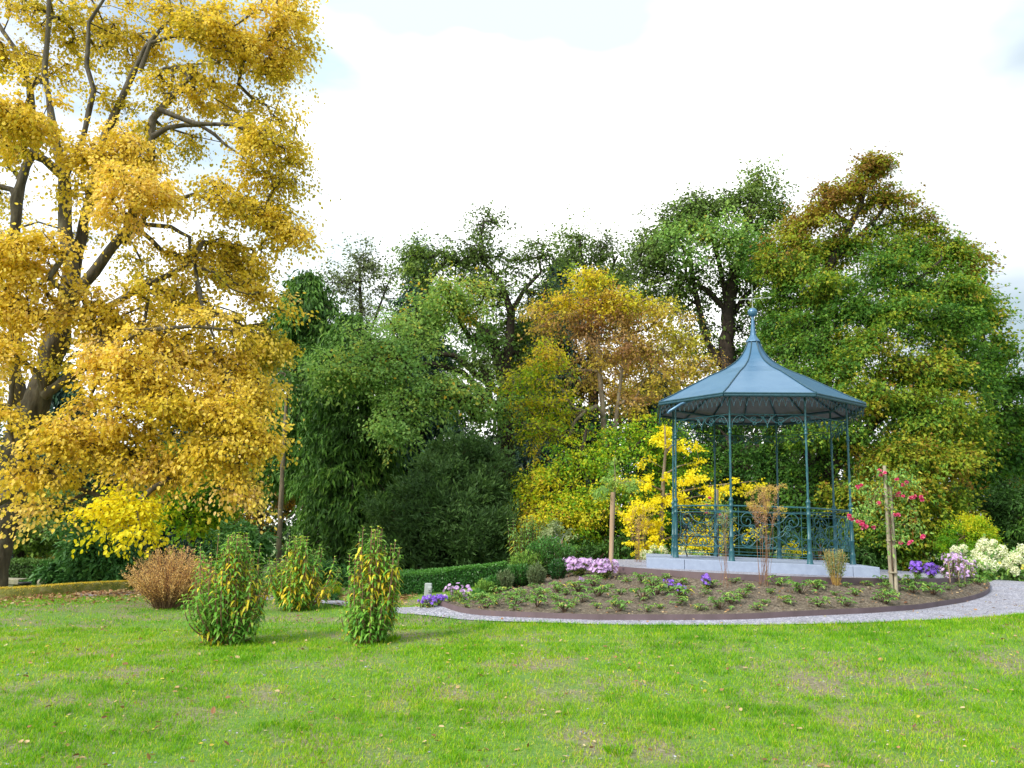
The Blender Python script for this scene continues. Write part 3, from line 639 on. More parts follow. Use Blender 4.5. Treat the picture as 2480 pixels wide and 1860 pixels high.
lst = [lst[0]]+[[(x, y, z, r*.80) for x, y, z, r in s] for s in lst[1:]]
lb = [(570,150,170,150,17.5,120,.5),(650,70,110,95,17.5,48,.62),(665,330,80,140,17.2,62,.45),(600,470,130,90,17,74,.42),(440,270,130,120,17.8,58,.35),
 (480,80,140,100,17.5,70,.4),(300,60,120,90,17.5,58,.4),(150,100,95,100,18,44,.35),(40,60,80,120,17.5,48,.4),(60,255,105,85,15.2,70,.60),
 (250,230,50,50,17,10,.4),(10,460,50,70,18.5,14,.32),(215,420,70,60,15.6,34,.62),(330,480,110,90,15.4,74,.62),(300,350,90,70,16,44,.6),
 (80,630,120,70,14.8,74,.68),(10,790,60,80,15.2,40,.66),(80,735,80,40,15.2,26,.62),(300,760,150,70,15.4,78,.62),(440,690,130,80,17,62,.5),
 (570,700,90,80,17.5,44,.42),(640,780,66,85,17.5,58,.40),(500,820,140,80,16,80,.58),(340,860,130,80,15.2,78,.65),(585,930,80,110,16.4,66,.56),
 (450,985,150,70,15.0,88,.66),(560,1050,95,70,15.2,52,.60),(290,960,90,70,15,44,.6),(190,870,40,40,17.2,8,.3),(620,1060,32,36,15.4,9,.66),
 (175,1075,60,80,14.8,36,.62),(330,1090,90,60,15.2,40,.5),(400,1120,60,44,15.2,22,.58),(500,1085,80,36,15.2,26,.55),(565,1160,50,40,15.2,14,.72),(600,1190,24,26,15.2,5,.8),
 (130,1150,40,30,14.8,10,.6),(15,1130,36,44,18,12,.5),(120,1225,40,30,14.8,8,.75),(-40,960,50,80,17.5,18,.5),
 (700,120,50,110,17.6,22,.55),(690,560,62,40,17.2,26,.5),(560,590,110,44,17,32,.4),(700,420,38,60,17.2,16,.5),(700,20,50,60,17.6,13,.5),
 (360,620,60,40,18.4,9,.35),(200,560,40,60,18.8,5,.3),(10,600,50,60,18,18,.35),(300,-90,420,80,17.5,70,.5),(-170,300,140,320,17,70,.5),(-150,850,110,250,16,50,.5),(600,640,70,40,18,16,.2)]
lb += [(10,880,40,46,14.8,16,.64),(-5,1010,30,40,14.8,10,.62),(60,1130,50,26,14.6,12,.6),(150,1010,44,30,14.8,12,.62),(40,330,60,50,16,18,.5)]
lb2 = [(305,1228,46,26,14.1,22,.5,None,1),(335,1275,14,34,14,7,.5,None,1),(245,1245,22,16,14.1,6,.45,None,1)]
lb = [tuple(b)+((None, 0) if len(b) == 7 else ()) for b in lb]+lb2
tree('linden_tree', 'huge golden yellow linden leaning in at the left edge, crown reaching past the top', 'tree', ground_at(-45, 16.6, 1445), lst, lb,
     ['linden', 'linden_low'], 84, .068, .50, 11, tpl=T_ROUND, flat=.4, droop=.25, hang=.3, ws=.85, r_tip=.011, bias=.42, dens=.84, gate=.10, gs=.44, cj=.11, tj=.11)

# --- airy oaks
def oak(label, Y, stems, blobs, seed, per=60, size=.12, rad=.75, mats=('oak', 'oaklight'), name='oak_tree', group=None, base=None, **kw):
    st = [stem_px(s, Y) for s in stems]; b0 = ground_at(*(base or (stems[0][0][0], Y)))
    return tree(name, label, 'tree', b0, st, [tuple(b)+((None, 0) if len(b) == 7 else ()) for b in blobs], list(mats), per, size, rad, seed, bark='barkdark', flat=.45, r_tip=.014, dens=.95, gate=.18, gs=.50, **kw)
oak('tall airy oak with a dark forked trunk, behind the round dark yew', 27,
 [[(1215,1420,.34),(1222,1150,.30),(1225,1035,.27),(1219,931,.25),(1205,860,.20),(1178,804,.16),(1144,775,.11),(1100,780,.06)],
  [(1219,931,.2),(1232,850,.17),(1238,760,.14),(1215,690,.10),(1178,640,.07),(1165,570,.04)],
  [(1238,760,.10),(1270,700,.08),(1310,660,.05)],
  [(1219,1000,.14),(1120,900,.11),(1040,880,.09),(960,900,.06),(880,900,.04)],
  [(1219,960,.12),(1100,860,.09),(1010,850,.07),(900,850,.04)]],
 [(1180,545,36,42,27,22,.30),(1135,610,70,44,27,34,.33),(1065,620,80,40,27,34,.32),(1245,640,50,50,27,20,.36),(1325,615,44,52,27,20,.33),(1210,720,85,50,27,36,.4),(1140,680,70,50,27,26,.38),(1190,800,80,56,28,40,.42),(1290,800,60,60,28.5,30,.4),(1270,880,60,50,28.5,26,.42),(1330,700,50,50,28,18,.36),
  (1300,720,50,40,27,10,.38),(1010,650,60,50,27,24,.35),
  (1100,720,90,60,25,64,.62,None,1),(1010,770,85,50,25,52,.55,None,1),(930,830,95,52,24,62,.5,None,1),(1150,820,60,40,26,18,.4,None,1),
  (830,885,80,48,23.5,54,.6,None,1),(790,910,40,40,23.5,16,.45,None,1),(960,900,80,34,23.6,34,.6,None,1),(1000,985,80,36,23.2,46,.62,None,1),(945,1050,56,30,22.6,28,.62,None,1),(1090,950,90,40,23.6,50,.6,None,1),
  (1180,985,70,44,24.5,32,.5,None,1),(1130,890,80,40,25.5,22,.35),(1250,860,55,46,28,15,.4),(1270,950,44,60,28,14,.45),(1240,1060,50,50,27,16,.3)], 21, per=66, size=.10)
oak('smaller oak with thin olive foliage standing far behind the rusty yellow maple', 36,
 [[(1440,1400,.3),(1440,1000,.25),(1430,800,.2),(1425,690,.14),(1405,600,.06)],[(1430,750,.12),(1470,680,.09),(1495,620,.04)],[(1430,730,.1),(1385,660,.07),(1370,610,.04)]],
 [(1400,580,40,34,36,18,.28),(1375,620,40,40,36,16,.3),(1460,600,50,32,36,18,.3),(1500,630,40,50,36,22,.28),(1440,670,90,56,36,44,.36),(1400,740,110,60,36,44,.4),(1520,760,80,60,36,36,.38),(1330,790,80,60,36,34,.4),(1510,700,36,40,36,12,.3),(1355,680,34,50,36,10,.3)], 22, per=70, size=.13, rad=.9)
oak('tall green oak with bare forked trunk rising just behind the pavilion spire', 28,
 [[(1790,1400,.38),(1778,1150,.34),(1772,960,.30),(1760,878,.27),(1763,745,.24),(1785,640,.18),(1810,540,.12),(1835,460,.06)],
  [(1743,884,.16),(1735,860,.15),(1714,832,.14),(1697,768,.12),(1685,710,.10),(1670,620,.07),(1620,560,.04)],
  [(1762,800,.13),(1754,745,.12),(1714,704,.10),(1650,670,.07),(1590,640,.04)],
  [(1763,745,.13),(1745,650,.10),(1720,560,.08),(1700,500,.04)],
  [(1765,780,.10),(1800,720,.09),(1850,680,.06)]],
 [(1610,545,58,46,28,36,.34),(1690,505,75,38,28,40,.36),(1770,500,60,34,28,28,.34),(1840,455,34,44,28,20,.36),(1850,520,60,60,28,34,.4),(1760,580,100,52,27,58,.55,None,1),(1660,590,70,50,27,30,.42,None,1),
  (1585,620,60,56,28,40,.28),(1600,700,56,36,28,22,.28),(1680,670,70,40,28,22,.28),(1800,650,80,40,28,28,.33),(1830,740,60,50,28,20,.3),(1660,740,50,36,28,8,.3),(1740,700,60,40,28.5,10,.3),(1560,690,30,30,28,8,.25),(1800,810,60,60,28.5,26,.35),(1700,800,50,44,28.5,12,.5),(1740,860,60,36,29,14,.45)], 23, per=84, size=.112, rad=.8)
# tree with pale crown, ash
oak('slender pale grey-green ash rising between the dark conifers', 38,
 [[(885,1400,.25),(882,1000,.2),(875,800,.14),(870,650,.05)],[(878,850,.1),(920,740,.06),(950,660,.03)]],
 [(870,625,60,38,38,24,.4),(800,690,60,50,38,24,.45),(905,660,60,40,38,18,.45),(850,690,50,44,38,16,.45),(915,740,60,50,38,18,.5),(860,790,50,50,37,16,.6),(940,690,30,50,38,9,.4)], 24, per=40, size=.14, rad=1.0, mats=('pale', 'pale'), name='ash_tree')

# --- yellow and rust maples
tree('maple_tree', 'slim maple turned yellow on top and rusty in the middle, left of the pavilion roof', 'tree', ground_at(1462, 24.5, 1400),
 [stem_px([(1462,1400,.12),(1464,1150,.10),(1462,1010,.09),(1452,900,.08),(1447,800,.06),(1440,700,.04),(1435,640,.02)], 24.5), stem_px([(1470,1180,.07),(1494,1010,.065),(1505,900,.05),(1525,780,.05),(1540,700,.03)], 24.5)],
 [(1430,675,46,44,24.5,32,.66,None,0),(1360,740,75,40,24.5,34,.74,None,0),(1520,735,70,46,24.5,36,.72,None,0),(1440,735,70,40,24.5,30,.72,None,0),(1430,795,120,46,24.5,58,.12,None,1),(1320,760,50,40,24.5,18,.4,None,1),(1590,760,46,50,24.5,22,.55,None,1),
  (1340,860,70,44,24,30,.55,None,0),(1290,920,66,40,23.8,28,.55,None,0),(1420,880,80,40,24.5,22,.22,None,1),(1540,850,80,50,24.5,38,.12,None,1),(1640,830,70,50,25,32,.55,None,1),(1690,880,50,50,25,20,.5,None,1),
  (1600,930,70,44,25,24,.45,None,1),(1290,1000,70,44,23.6,32,.56,None,0),(1380,980,70,36,24,16,.5,None,0),(1320,1060,80,36,23.6,26,.5,None,0),(1530,970,60,50,24.5,20,.35,None,1),(1480,730,60,50,24.5,20,.5,None,1),(1655,760,36,40,25,8,.5,None,1)],
 ['mapleyel', 'rusty'], 66, .088, .60, 31, tpl=T_STAR, bark='barkpale', flat=.3, droop=.3, r_tip=.009, dens=.85, gate=.12, gs=.55)
tree('maple_tree', 'low spreading yellow-green maple behind the staked young trees, left of the pavilion', 'tree', ground_at(1390, 22, 1400),
 [stem_px([(1390,1400,.14),(1395,1250,.12),(1405,1120,.08),(1420,1040,.04)], 22), stem_px([(1395,1250,.1),(1340,1190,.07),(1290,1160,.03)], 21.5), stem_px([(1400,1200,.1),(1500,1120,.07),(1560,1060,.03)], 22)],
 [(1310,1150,66,40,21.5,38,.50),(1400,1110,80,44,22,40,.42),(1490,1080,80,50,22.3,44,.28),(1590,1060,80,60,22.6,50,.25),(1300,1215,62,40,20.8,40,.58),(1390,1200,90,40,21,50,.48),(1480,1180,80,50,21.5,44,.30),(1275,1260,40,30,20.6,16,.55),
  (1340,1262,70,34,20.6,38,.60),(1420,1262,70,40,21,34,.50),(1590,1170,80,60,22.5,46,.22),(1660,1120,70,70,23,34,.2),(1300,1305,50,22,20.6,14,.62),(1520,1260,90,50,22,40,.2),(1620,1270,90,60,22.6,36,.15),(1440,1330,80,50,22,30,.1),(1400,1300,60,30,20.8,14,.45)],
 'mapleyel', 76, .082, .50, 32, tpl=T_STAR, bark='barkdark', flat=.25, droop=.35, r_tip=.009, dens=.88, gate=.10, gs=.60, tj=.11)
# --- the large rounded maple at right
hst = [stem_px([(2010,1400,.36),(2004,1200,.33),(1998,980,.29),(1996,850,.25),(1997,740,.2),(2010,640,.15),(2050,560,.11),(2085,500,.08),(2100,430,.04)], 25),
 stem_px([(2000,1000,.2),(2080,860,.15),(2150,760,.11),(2220,680,.07),(2280,630,.04)], 24), stem_px([(1996,850,.14),(1975,720,.11),(1955,620,.07),(1940,560,.04)], 25), stem_px([(2004,1150,.18),(2120,1020,.13),(2230,950,.08),(2320,900,.04)], 23.5), stem_px([(2004,1200,.15),(1940,1080,.11),(1890,1000,.06)], 24),
 stem_px([(2010,640,.1),(2070,580,.07),(2130,520,.06),(2160,470,.04)], 25)]
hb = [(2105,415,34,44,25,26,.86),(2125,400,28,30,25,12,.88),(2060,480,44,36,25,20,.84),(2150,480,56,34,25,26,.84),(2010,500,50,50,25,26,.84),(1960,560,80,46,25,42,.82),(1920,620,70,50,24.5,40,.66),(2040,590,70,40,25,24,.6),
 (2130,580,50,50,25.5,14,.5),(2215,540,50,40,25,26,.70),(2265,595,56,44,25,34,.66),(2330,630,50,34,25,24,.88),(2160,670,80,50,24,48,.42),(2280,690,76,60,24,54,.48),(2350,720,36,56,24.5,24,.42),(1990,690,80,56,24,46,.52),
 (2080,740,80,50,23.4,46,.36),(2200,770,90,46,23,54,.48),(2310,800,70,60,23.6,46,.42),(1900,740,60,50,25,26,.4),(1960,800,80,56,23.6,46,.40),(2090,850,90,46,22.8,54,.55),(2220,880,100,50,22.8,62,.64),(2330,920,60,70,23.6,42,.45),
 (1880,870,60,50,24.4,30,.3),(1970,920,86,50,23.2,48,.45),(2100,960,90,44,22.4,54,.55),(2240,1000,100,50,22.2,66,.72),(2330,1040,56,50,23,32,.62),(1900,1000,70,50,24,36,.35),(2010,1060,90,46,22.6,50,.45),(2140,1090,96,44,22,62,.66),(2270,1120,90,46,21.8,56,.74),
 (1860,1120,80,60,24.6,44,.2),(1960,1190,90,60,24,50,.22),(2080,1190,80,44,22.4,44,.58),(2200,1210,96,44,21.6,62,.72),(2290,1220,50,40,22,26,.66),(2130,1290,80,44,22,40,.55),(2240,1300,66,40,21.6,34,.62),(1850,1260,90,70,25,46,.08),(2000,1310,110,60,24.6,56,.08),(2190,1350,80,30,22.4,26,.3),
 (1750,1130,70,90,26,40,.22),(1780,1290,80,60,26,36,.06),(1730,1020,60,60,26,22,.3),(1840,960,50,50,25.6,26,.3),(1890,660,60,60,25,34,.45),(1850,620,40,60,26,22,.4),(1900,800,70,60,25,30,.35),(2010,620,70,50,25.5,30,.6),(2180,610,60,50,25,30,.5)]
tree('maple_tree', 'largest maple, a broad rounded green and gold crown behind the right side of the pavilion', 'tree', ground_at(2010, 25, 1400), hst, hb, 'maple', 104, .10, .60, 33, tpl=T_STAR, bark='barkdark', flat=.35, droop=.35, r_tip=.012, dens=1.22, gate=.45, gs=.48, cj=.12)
tree('hornbeam_tree', 'looser green tree with yellowing tips at the right edge, past the big rounded maple', 'tree', ground_at(2420, 29, 1400),
 [stem_px([(2420,1400,.25),(2412,1100,.2),(2395,900,.13),(2370,760,.06),(2355,690,.03)], 29), stem_px([(2412,1050,.12),(2450,960,.08),(2470,900,.04)], 29)],
 [(2345,665,30,40,29,14,.64),(2350,740,46,50,29,24,.6),(2385,800,50,50,29,28,.6),(2420,860,46,50,29,28,.45),(2380,900,50,50,28.5,30,.45),(2445,930,34,50,29,22,.4),(2400,1000,70,56,28.5,48,.38),(2460,1020,40,40,28.5,18,.35),(2390,1090,60,50,28.5,36,.35),(2440,1110,50,44,28.5,24,.3),(2500,1000,40,120,29,24,.35),(2360,1160,60,50,28.5,20,.35)],
 'maple', 76, .13, .75, 34, bark='barkdark', flat=.5, r_tip=.014)
tree('cherry_tree', 'orange-leaved tree showing through a gap at the right edge above the dark evergreen', 'tree', ground_at(2465, 33, 1400),
 [stem_px([(2465,1400,.15),(2462,1200,.11),(2455,1080,.05)], 33)], [(2455,1070,40,30,33,30,.7),(2490,1050,30,30,33,14,.7),(2470,1110,30,20,33,9,.6),(2395,1150,34,20,33,9,.7),(2425,1180,40,24,33,12,.6),(2360,1190,36,24,33,9,.7)], 'amber', 40, .14, .7, 35, bark='barkdark', r_tip=.012)

# --- conifers
def conifer(name, label, px, ptop, pbase, Y, wtop, wbase, n, per, size, mat, seed, hang=.8, first=.12, r=.22, lean=0, group=None, rad=.5, tone=.45, tj=.13, flat=.8, ex=.8, maxl=99):
    global NL
    rr = np.random.default_rng(seed); b0 = ground_at(px, Y, pbase); top = at(px+lean, ptop, Y); H = top[2]-b0[2]
    root = thing(name, b0, label, 'tree', group)
    mbt = MB(); t = np.linspace(0, 1, 14)[:, None]; ax = b0*(1-t)+top*t; ax[1:-1, :2] += rr.normal(size=(12, 2))*.03
    ax[0, 2] -= .15; tube(mbt, ax, r*(1-t[:, 0]*.93), 9)
    tt = first+(1-first)*rr.random(n)**1.0; a = rr.random(n)*6.283
    prof = (wtop+(wbase-wtop)*(1-tt)**ex)*np.minimum(1, (1-tt)*9+.12); ln = prof*(.75+.4*rr.random(n))*Y/F
    C, O, T = [], [], []
    for q in range(n):
        p0 = b0+(top-b0)*tt[q]; dv = np.array([math.cos(a[q]), math.sin(a[q]), 0])
        k = 5; s = np.linspace(0, 1, k)[:, None]; pts = p0+dv*s*ln[q]+np.array([0, 0, 1])*(.12*s-.38*s**2)*ln[q]*(.5+hang)
        tube(mbt, pts, np.linspace(.028, .006, k)*(.5+ln[q]/3), 4, cap=False)
        m = max(2, int(ln[q]/.42)); s = (.25+.75*rr.random((m, 1))); c = p0+dv*s*ln[q]+np.array([0, 0, 1])*(.12*s-.38*s**2)*ln[q]*(.5+hang)
        C.append(c); O.append(np.repeat(dv[None], m, 0)); T.append(np.full(m, tone)+rr.normal()*.1)
    C, O, T = np.concatenate(C), np.concatenate(O), np.concatenate(T)
    mbt.build('trunk', 'barkdark', root, b0)
    fm = MB(); NL += foliage(fm, C, T, O, per, size, rad, rr, T_DIA, flat=flat, droop=.25, hang=hang, ws=.32, tj=tj)
    fm.build('crown', mat, root, b0); return root
conifer('cypress_tree', 'dark green cypress with the pale bare pole trunk, next to the yellow linden', 745, 655, 1405, 30, 78, 104, 280, 40, .25, 'conifer', 41, hang=.9, first=.30, r=.2, tone=.55)
conifer('cypress_tree', 'broad weeping dark cypress with hanging fronds down to the shrubs, left of the yew', 850, 760, 1420, 26, 40, 150, 400, 46, .22, 'conifer', 42, hang=1.0, first=.03, tone=.50, ex=.65)
conifer('fir_tree', 'dark fir with a pointed top between the pale ash and the airy oak', 1020, 600, 1410, 34, 8, 190, 240, 34, .30, 'spruce', 43, hang=.5, first=.1, r=.3, tone=.6, ex=.8)
conifer('spruce_tree', 'blue-black spruce half hidden behind the rusty yellow maple', 1350, 640, 1400, 33, 10, 170, 260, 34, .30, 'spruce', 44, hang=.6, first=.05, r=.3, tone=.25)
conifer('spruce_tree', 'shorter dark spruce in the gap just right of the rusty yellow maple', 1585, 900, 1400, 31, 14, 120, 150, 30, .28, 'spruce', 45, hang=.6, first=.05, tone=.25)
conifer('spruce_tree', 'dark spruce behind the lower right of the linden crown, beside the amber tree', 440, 960, 1400, 34, 30, 170, 200, 34, .32, 'spruce', 46, hang=.6, first=.04, tone=.45)
conifer('spruce_tree', 'dark spruce behind the linden trunk at the left', 150, 900, 1400, 36, 30, 190, 200, 34, .34, 'spruce', 47, hang=.6, first=.12, tone=.45)
def pole(label, px0, py0, px1, py1, Y, r, mat, seed, blobs, mats='amber', name='tree_pole', **kw):
    return tree(name, label, 'tree', ground_at(px0, Y, py0), [stem_px([(px0,py0,r),((px0+px1)/2-2,(py0+py1)/2,r*.85),(px1,py1,r*.6)], Y)], blobs, mats, 60, .13, .7, seed, bark=mat, **kw)
pole('thin straight tree with a pale bare trunk in front of the dark wood', 674, 1400, 694, 960, 24, .085, 'barkpale', 51, [(690,905,26,50,24,9,.4)], 'conifer', name='pole_tree')
pole('amber-leaved tree glowing dimly between linden and cypress', 628, 1400, 640, 850, 32, .14, 'barkdark', 52, [(640,860,50,70,32,34,.4),(610,960,60,70,32,44,.5),(660,1040,50,70,32,34,.5),(620,1140,60,60,32,36,.45),(690,1180,50,60,32,24,.4),(560,1060,50,60,32,22,.5),(640,1240,60,40,32,16,.4)], name='beech_tree')
pole('small yellow-green tree below the linden boughs, behind the copper bush', 470, 1400, 455, 1120, 23, .10, 'barkdark', 53, [(450,1200,70,34,22,30,.22),(500,1160,60,40,22,24,.2),(420,1240,60,30,21.5,14,.45),(510,1230,50,40,22.5,20,.25),(400,1130,60,50,23,20,.2),(460,1275,40,30,22,8,.4)], 'mapleyel', name='maple_tree', tpl=T_STAR, flat=.35)
pole('dark broadleaf tree over the red-roofed house at far left', 46, 1420, 50, 1230, 26, .2, 'barkdark', 54, [(40,1265,110,50,25,60,.35),(150,1250,90,60,26,50,.35),(-40,1290,60,40,25,20,.4),(110,1300,60,26,26,18,.3),(20,1180,120,60,27,40,.3)], 'oak', name='oak_tree')
pole('slim dark tree with drooping olive foliage beside the small white gable', 92, 1400, 95, 1300, 28, .09, 'barkdark', 55, [(100,1290,44,30,28,26,.7),(125,1330,26,24,28,9,.8),(80,1310,26,20,28,8,.5)], 'oak', name='oak_tree')

conifer('spruce_tree', 'slender dark spruce filling the gap right of the airy oak trunk', 1270, 780, 1400, 35, 20, 150, 200, 34, .32, 'spruce', 48, hang=.6, first=.04, tone=.35)
pole('dark broadleaf tree in the shade behind the middle of the pavilion', 1880, 1400, 1870, 1000, 33, .16, 'barkdark', 56, [(1850,980,110,80,33,60,.3),(1780,1080,110,90,33,60,.3),(1900,1100,110,90,33,60,.3),(1700,1180,100,90,33,50,.25),(1820,1220,140,80,33,60,.25)], 'oak', name='oak_tree')
pole('olive-green tree filling the background between weeping cypress and oak', 1010, 1400, 1040, 820, 37, .16, 'barkdark', 57, [(1040,760,90,70,37,34,.4),(960,860,110,80,37,44,.45),(1100,880,100,80,37,40,.4),(1040,980,130,80,37,50,.35)], 'oaklight', name='oak_tree')
pole('rust-brown beech filling the gap behind the slim yellow maple', 1590, 1400, 1575, 830, 33, .13, 'barkdark', 58, [(1480,860,70,60,33,36,.3),(1570,850,80,60,33,44,.25),(1650,900,60,60,33,34,.4),(1520,950,90,60,33,40,.3),(1400,930,80,60,33,34,.5),(1620,990,80,60,33,34,.5)], 'rusty', name='beech_tree')
# --- dense evergreens
def bush(name, label, base, blobs, mat, per, size, rad, seed, tpl=T_DIA, stems=5, r=.05, ws=.5, cat='shrub', bark='twig', **kw):
    rr = np.random.default_rng(seed); sp = []
    cx = np.mean([at(b[0], b[1], b[4])[0] for b in blobs]); top = max(at(b[0], b[1]-b[3], b[4])[2] for b in blobs)
    for k in range(stems):
        a = rr.random()*6.28; q = rr.random()*.5+.2; h = top-base[2]
        sp.append([(base[0]+.08*math.cos(a), base[1]+.08*math.sin(a), base[2]-.08, r), (base[0]+q*h*.22*math.cos(a), base[1]+q*h*.22*math.sin(a), base[2]+h*.28, r*.75), (base[0]*.6+cx*.4+q*h*.4*math.cos(a), base[1]+q*h*.4*math.sin(a), base[2]+h*(.5+.2*rr.random()), r*.4)])
    return tree(name, label, cat, base, sp, blobs, mat, per, size, rad, seed, bark=bark, tpl=tpl, ws=ws, trunkname='stems', crownname='foliage', r_tip=.005, skel=.5, **kw)
bush('yew_bush', 'great dark green yew mound in the centre, behind the clipped hedge', ground_at(1060, 21.5, 1410), [(1120,1130,84,66,21.5,90,.6),(1075,1200,120,80,21,150,.55),(1180,1190,70,90,21.5,90,.5),(1010,1270,110,90,20.6,150,.5),(1110,1290,130,90,20.4,170,.45),(1205,1300,56,90,21,70,.4),(950,1340,70,70,20.8,80,.4),(1080,1370,150,50,20.6,110,.25),(1200,1370,60,44,21,40,.25)],
     'yew', 120, .15, .42, 61, ws=.28, r=.14, cat='bush', flat=1., spiky=.75, hang=-.2, bias=.33, up=.2)
bush('rhododendron', 'large dark rhododendron mound under the linden, left of the copper bush', ground_at(225, 19.2, 1425), [(185,1290,34,36,19.2,30,.55),(230,1330,80,56,18.8,84,.5),(160,1370,50,46,18.8,40,.45),(280,1370,56,60,18.8,50,.45),(220,1400,100,34,18.4,60,.3),(135,1410,40,24,18.6,16,.4)], 'rhodo', 70, .13, .28, 62, ws=.36, tpl=T_STRIP, cat='bush', bias=.4, flat=.6, droop=.3)
bush('rhododendron', 'grey-green rhododendron mound behind the left long-leaved shrub', ground_at(565, 19.6, 1420), [(560,1300,44,32,19.4,36,.65),(600,1330,44,40,19.4,36,.6),(530,1345,44,44,19.4,36,.55),(570,1385,70,40,19.2,46,.35)], 'rhodo', 70, .13, .28, 63, ws=.36, tpl=T_STRIP, cat='bush', bias=.4, flat=.6, droop=.3)
bush('rhododendron', 'low dark rhododendron in front of the weeping cypress, behind the gap between the long-leaved shrubs', ground_at(800, 19.6, 1425), [(790,1395,56,26,19.4,44,.4),(840,1400,50,24,19.4,34,.4),(745,1405,40,22,19.6,20,.35)], 'rhodo', 70, .12, .26, 64, ws=.36, tpl=T_STRIP, cat='bush', bias=.4, flat=.6)
bush('laurel_bush', 'dark evergreen bush at the right edge behind the hydrangeas', ground_at(2440, 23, 1390), [(2430,1215,56,40,23,44,.35),(2470,1260,60,70,22.6,70,.35),(2400,1270,44,50,23,36,.3),(2450,1330,80,50,22.6,60,.25),(2530,1230,60,120,22.6,50,.3)], 'conifer', 72, .13, .4, 65, ws=.4, cat='bush', flat=.6)
bush('golden_bush', 'golden yellow dome of a bush behind the hydrangeas at the right', ground_at(2345, 20.4, 1395), [(2345,1282,44,30,20.4,54,.55),(2320,1320,40,34,20.4,40,.35),(2385,1300,28,28,20.4,22,.5),(2350,1345,60,30,20.4,36,.2)], 'mapleyel', 80, .06, .24, 66, ws=.5, cat='bush', spiky=.5, bias=.4)
bush('dark_shrub', 'dark leafy undergrowth shrub in the shade behind the pavilion', ground_at(1980, 21.5, 1370), [(1900,1320,70,36,21.5,36,.2),(2010,1330,90,40,21.5,44,.15),(2110,1345,60,30,21.5,26,.3),(1800,1330,70,34,21.5,26,.12)], 'conifer', 60, .11, .4, 67, ws=.5, cat='bush')
bush('dark_shrub', 'dark undergrowth shrub below the yellow-green maple, behind the small standard tree', ground_at(1430, 20.2, 1370), [(1400,1335,44,30,20.2,24,.2),(1470,1350,70,26,20.4,30,.3),(1540,1330,60,36,20.6,26,.25)], 'conifer', 60, .10, .34, 68, ws=.5, cat='bush')
# ginkgo with flat sprays of clear yellow
gst = [stem_px([(1600,1390,.07),(1602,1280,.06),(1606,1180,.05),(1612,1090,.035),(1610,1030,.015)], 20.2)]
for x0, y0, x1, y1, yy in [(1604,1250,1520,1215,19.6),(1604,1230,1700,1200,19.8),(1606,1190,1560,1178,19.8),(1606,1200,1830,1165,20.4),(1608,1150,1680,1120,20.6),(1602,1300,1540,1290,19.6),(1602,1310,1690,1290,19.8),(1610,1100,1650,1060,20.4)]:
    gst.append(stem_px([(x0,y0,.03,20.2),((x0+x1)/2,(y0+y1)/2-6,.02,(20.2+yy)/2),(x1,y1,.006,yy)]))
tree('ginkgo_tree', 'clear bright yellow ginkgo with flat sprays, seen behind the left half of the pavilion', 'tree', ground_at(1600, 20.2, 1390), gst,
 [(1612,1050,32,34,20.4,26,.5),(1650,1085,50,20,20.4,20,.5),(1560,1165,70,12,19.8,22,.5),(1690,1130,30,12,20.4,8,.5),(1650,1165,40,18,20,18,.5),(1690,1150,30,14,20.2,10,.5),(1640,1200,56,22,19.8,30,.5),(1720,1185,54,13,20.2,22,.5),(1795,1175,40,11,20.4,14,.5),(1700,1215,40,14,20,14,.5),
  (1580,1225,70,16,19.5,30,.5),(1540,1250,50,12,19.5,14,.5),(1600,1270,60,18,19.6,26,.45),(1540,1300,46,26,19.6,26,.45),(1590,1330,54,24,19.6,26,.45),(1690,1290,70,34,19.9,40,.45),(1760,1300,50,24,20.2,20,.45),(1680,1335,70,18,19.8,22,.4),(1810,1290,30,14,20.3,7,.5),(1560,1110,30,16,20,4,.45)],
 'ginkgo', 58, .052, .24, 71, dens=.45, gate=.15, gs=.7, bark='barkpale', flat=.35, droop=.1, ws=1.05, r_tip=.005, tpl=T_ROUND, bias=.6)

# --- distant wood and the low hedge closing the view
def mass(name, label, n, fn, mat, size, seed, kind='stuff', ws=.7):
    rr = np.random.default_rng(seed); P, T = fn(n, rr); m = len(P); mb = MB(); s = size*(.6+.8*rr.random(m))
    leaves(mb, P, norm(rr.normal(size=(m, 3))+np.array([0, 0, -.3])), norm(rr.normal(size=(m, 3))+np.array([0, 0, .8])), s, s*ws, T, T_DIA)
    return tag(mb.build(name, mat), label, 'trees', kind=kind)
def wood(n, rr):
    px = -500+3500*rr.random(n); Y = 40+14*rr.random(n); x = (px-1240)/F*Y
    hmax = 8.2+1.2*np.sin(x*.35)+1.3*np.sin(x*.9+1)+1.0*np.sin(x*2.3)-2.5*(x < -17)
    z = G(x, Y)+hmax*rr.random(n)**.75
    cl = np.sin(x*3.1)*np.sin(z*3.7+Y)*np.cos(Y*2.2); k = (rr.random(n) < .35+.65*(cl > -.2)) & ~((px > -40) & (px < 135) & (z < 2.2))
    return np.stack([x, Y, z], 1)[k], np.clip(.4+.25*rr.normal(size=k.sum())+.2*cl[k], 0, 1)
mass('distant_wood', 'dark mass of trees closing the view far behind the garden', 90000, wood, 'woods', .34, 81)
# ================================================================== PAVILION
CX, CY, ZB, RC, PHI, HT, RE, HE = 5.055, 16.082, 1.175, 1.772, 12.757, 2.70, 2.123, 3.06
CC = np.array([CX, CY, ZB])
pav = thing('pavilion', CC, 'octagonal cast-iron pavilion, blue tent roof on slender green columns', 'pavilion')
PL = lambda p: np.asarray(p, float)-CC      # unused offset helper
def P_(a, r, z): t = R_(a); return np.array([CX+r*math.cos(t), CY+r*math.sin(t), ZB+z])
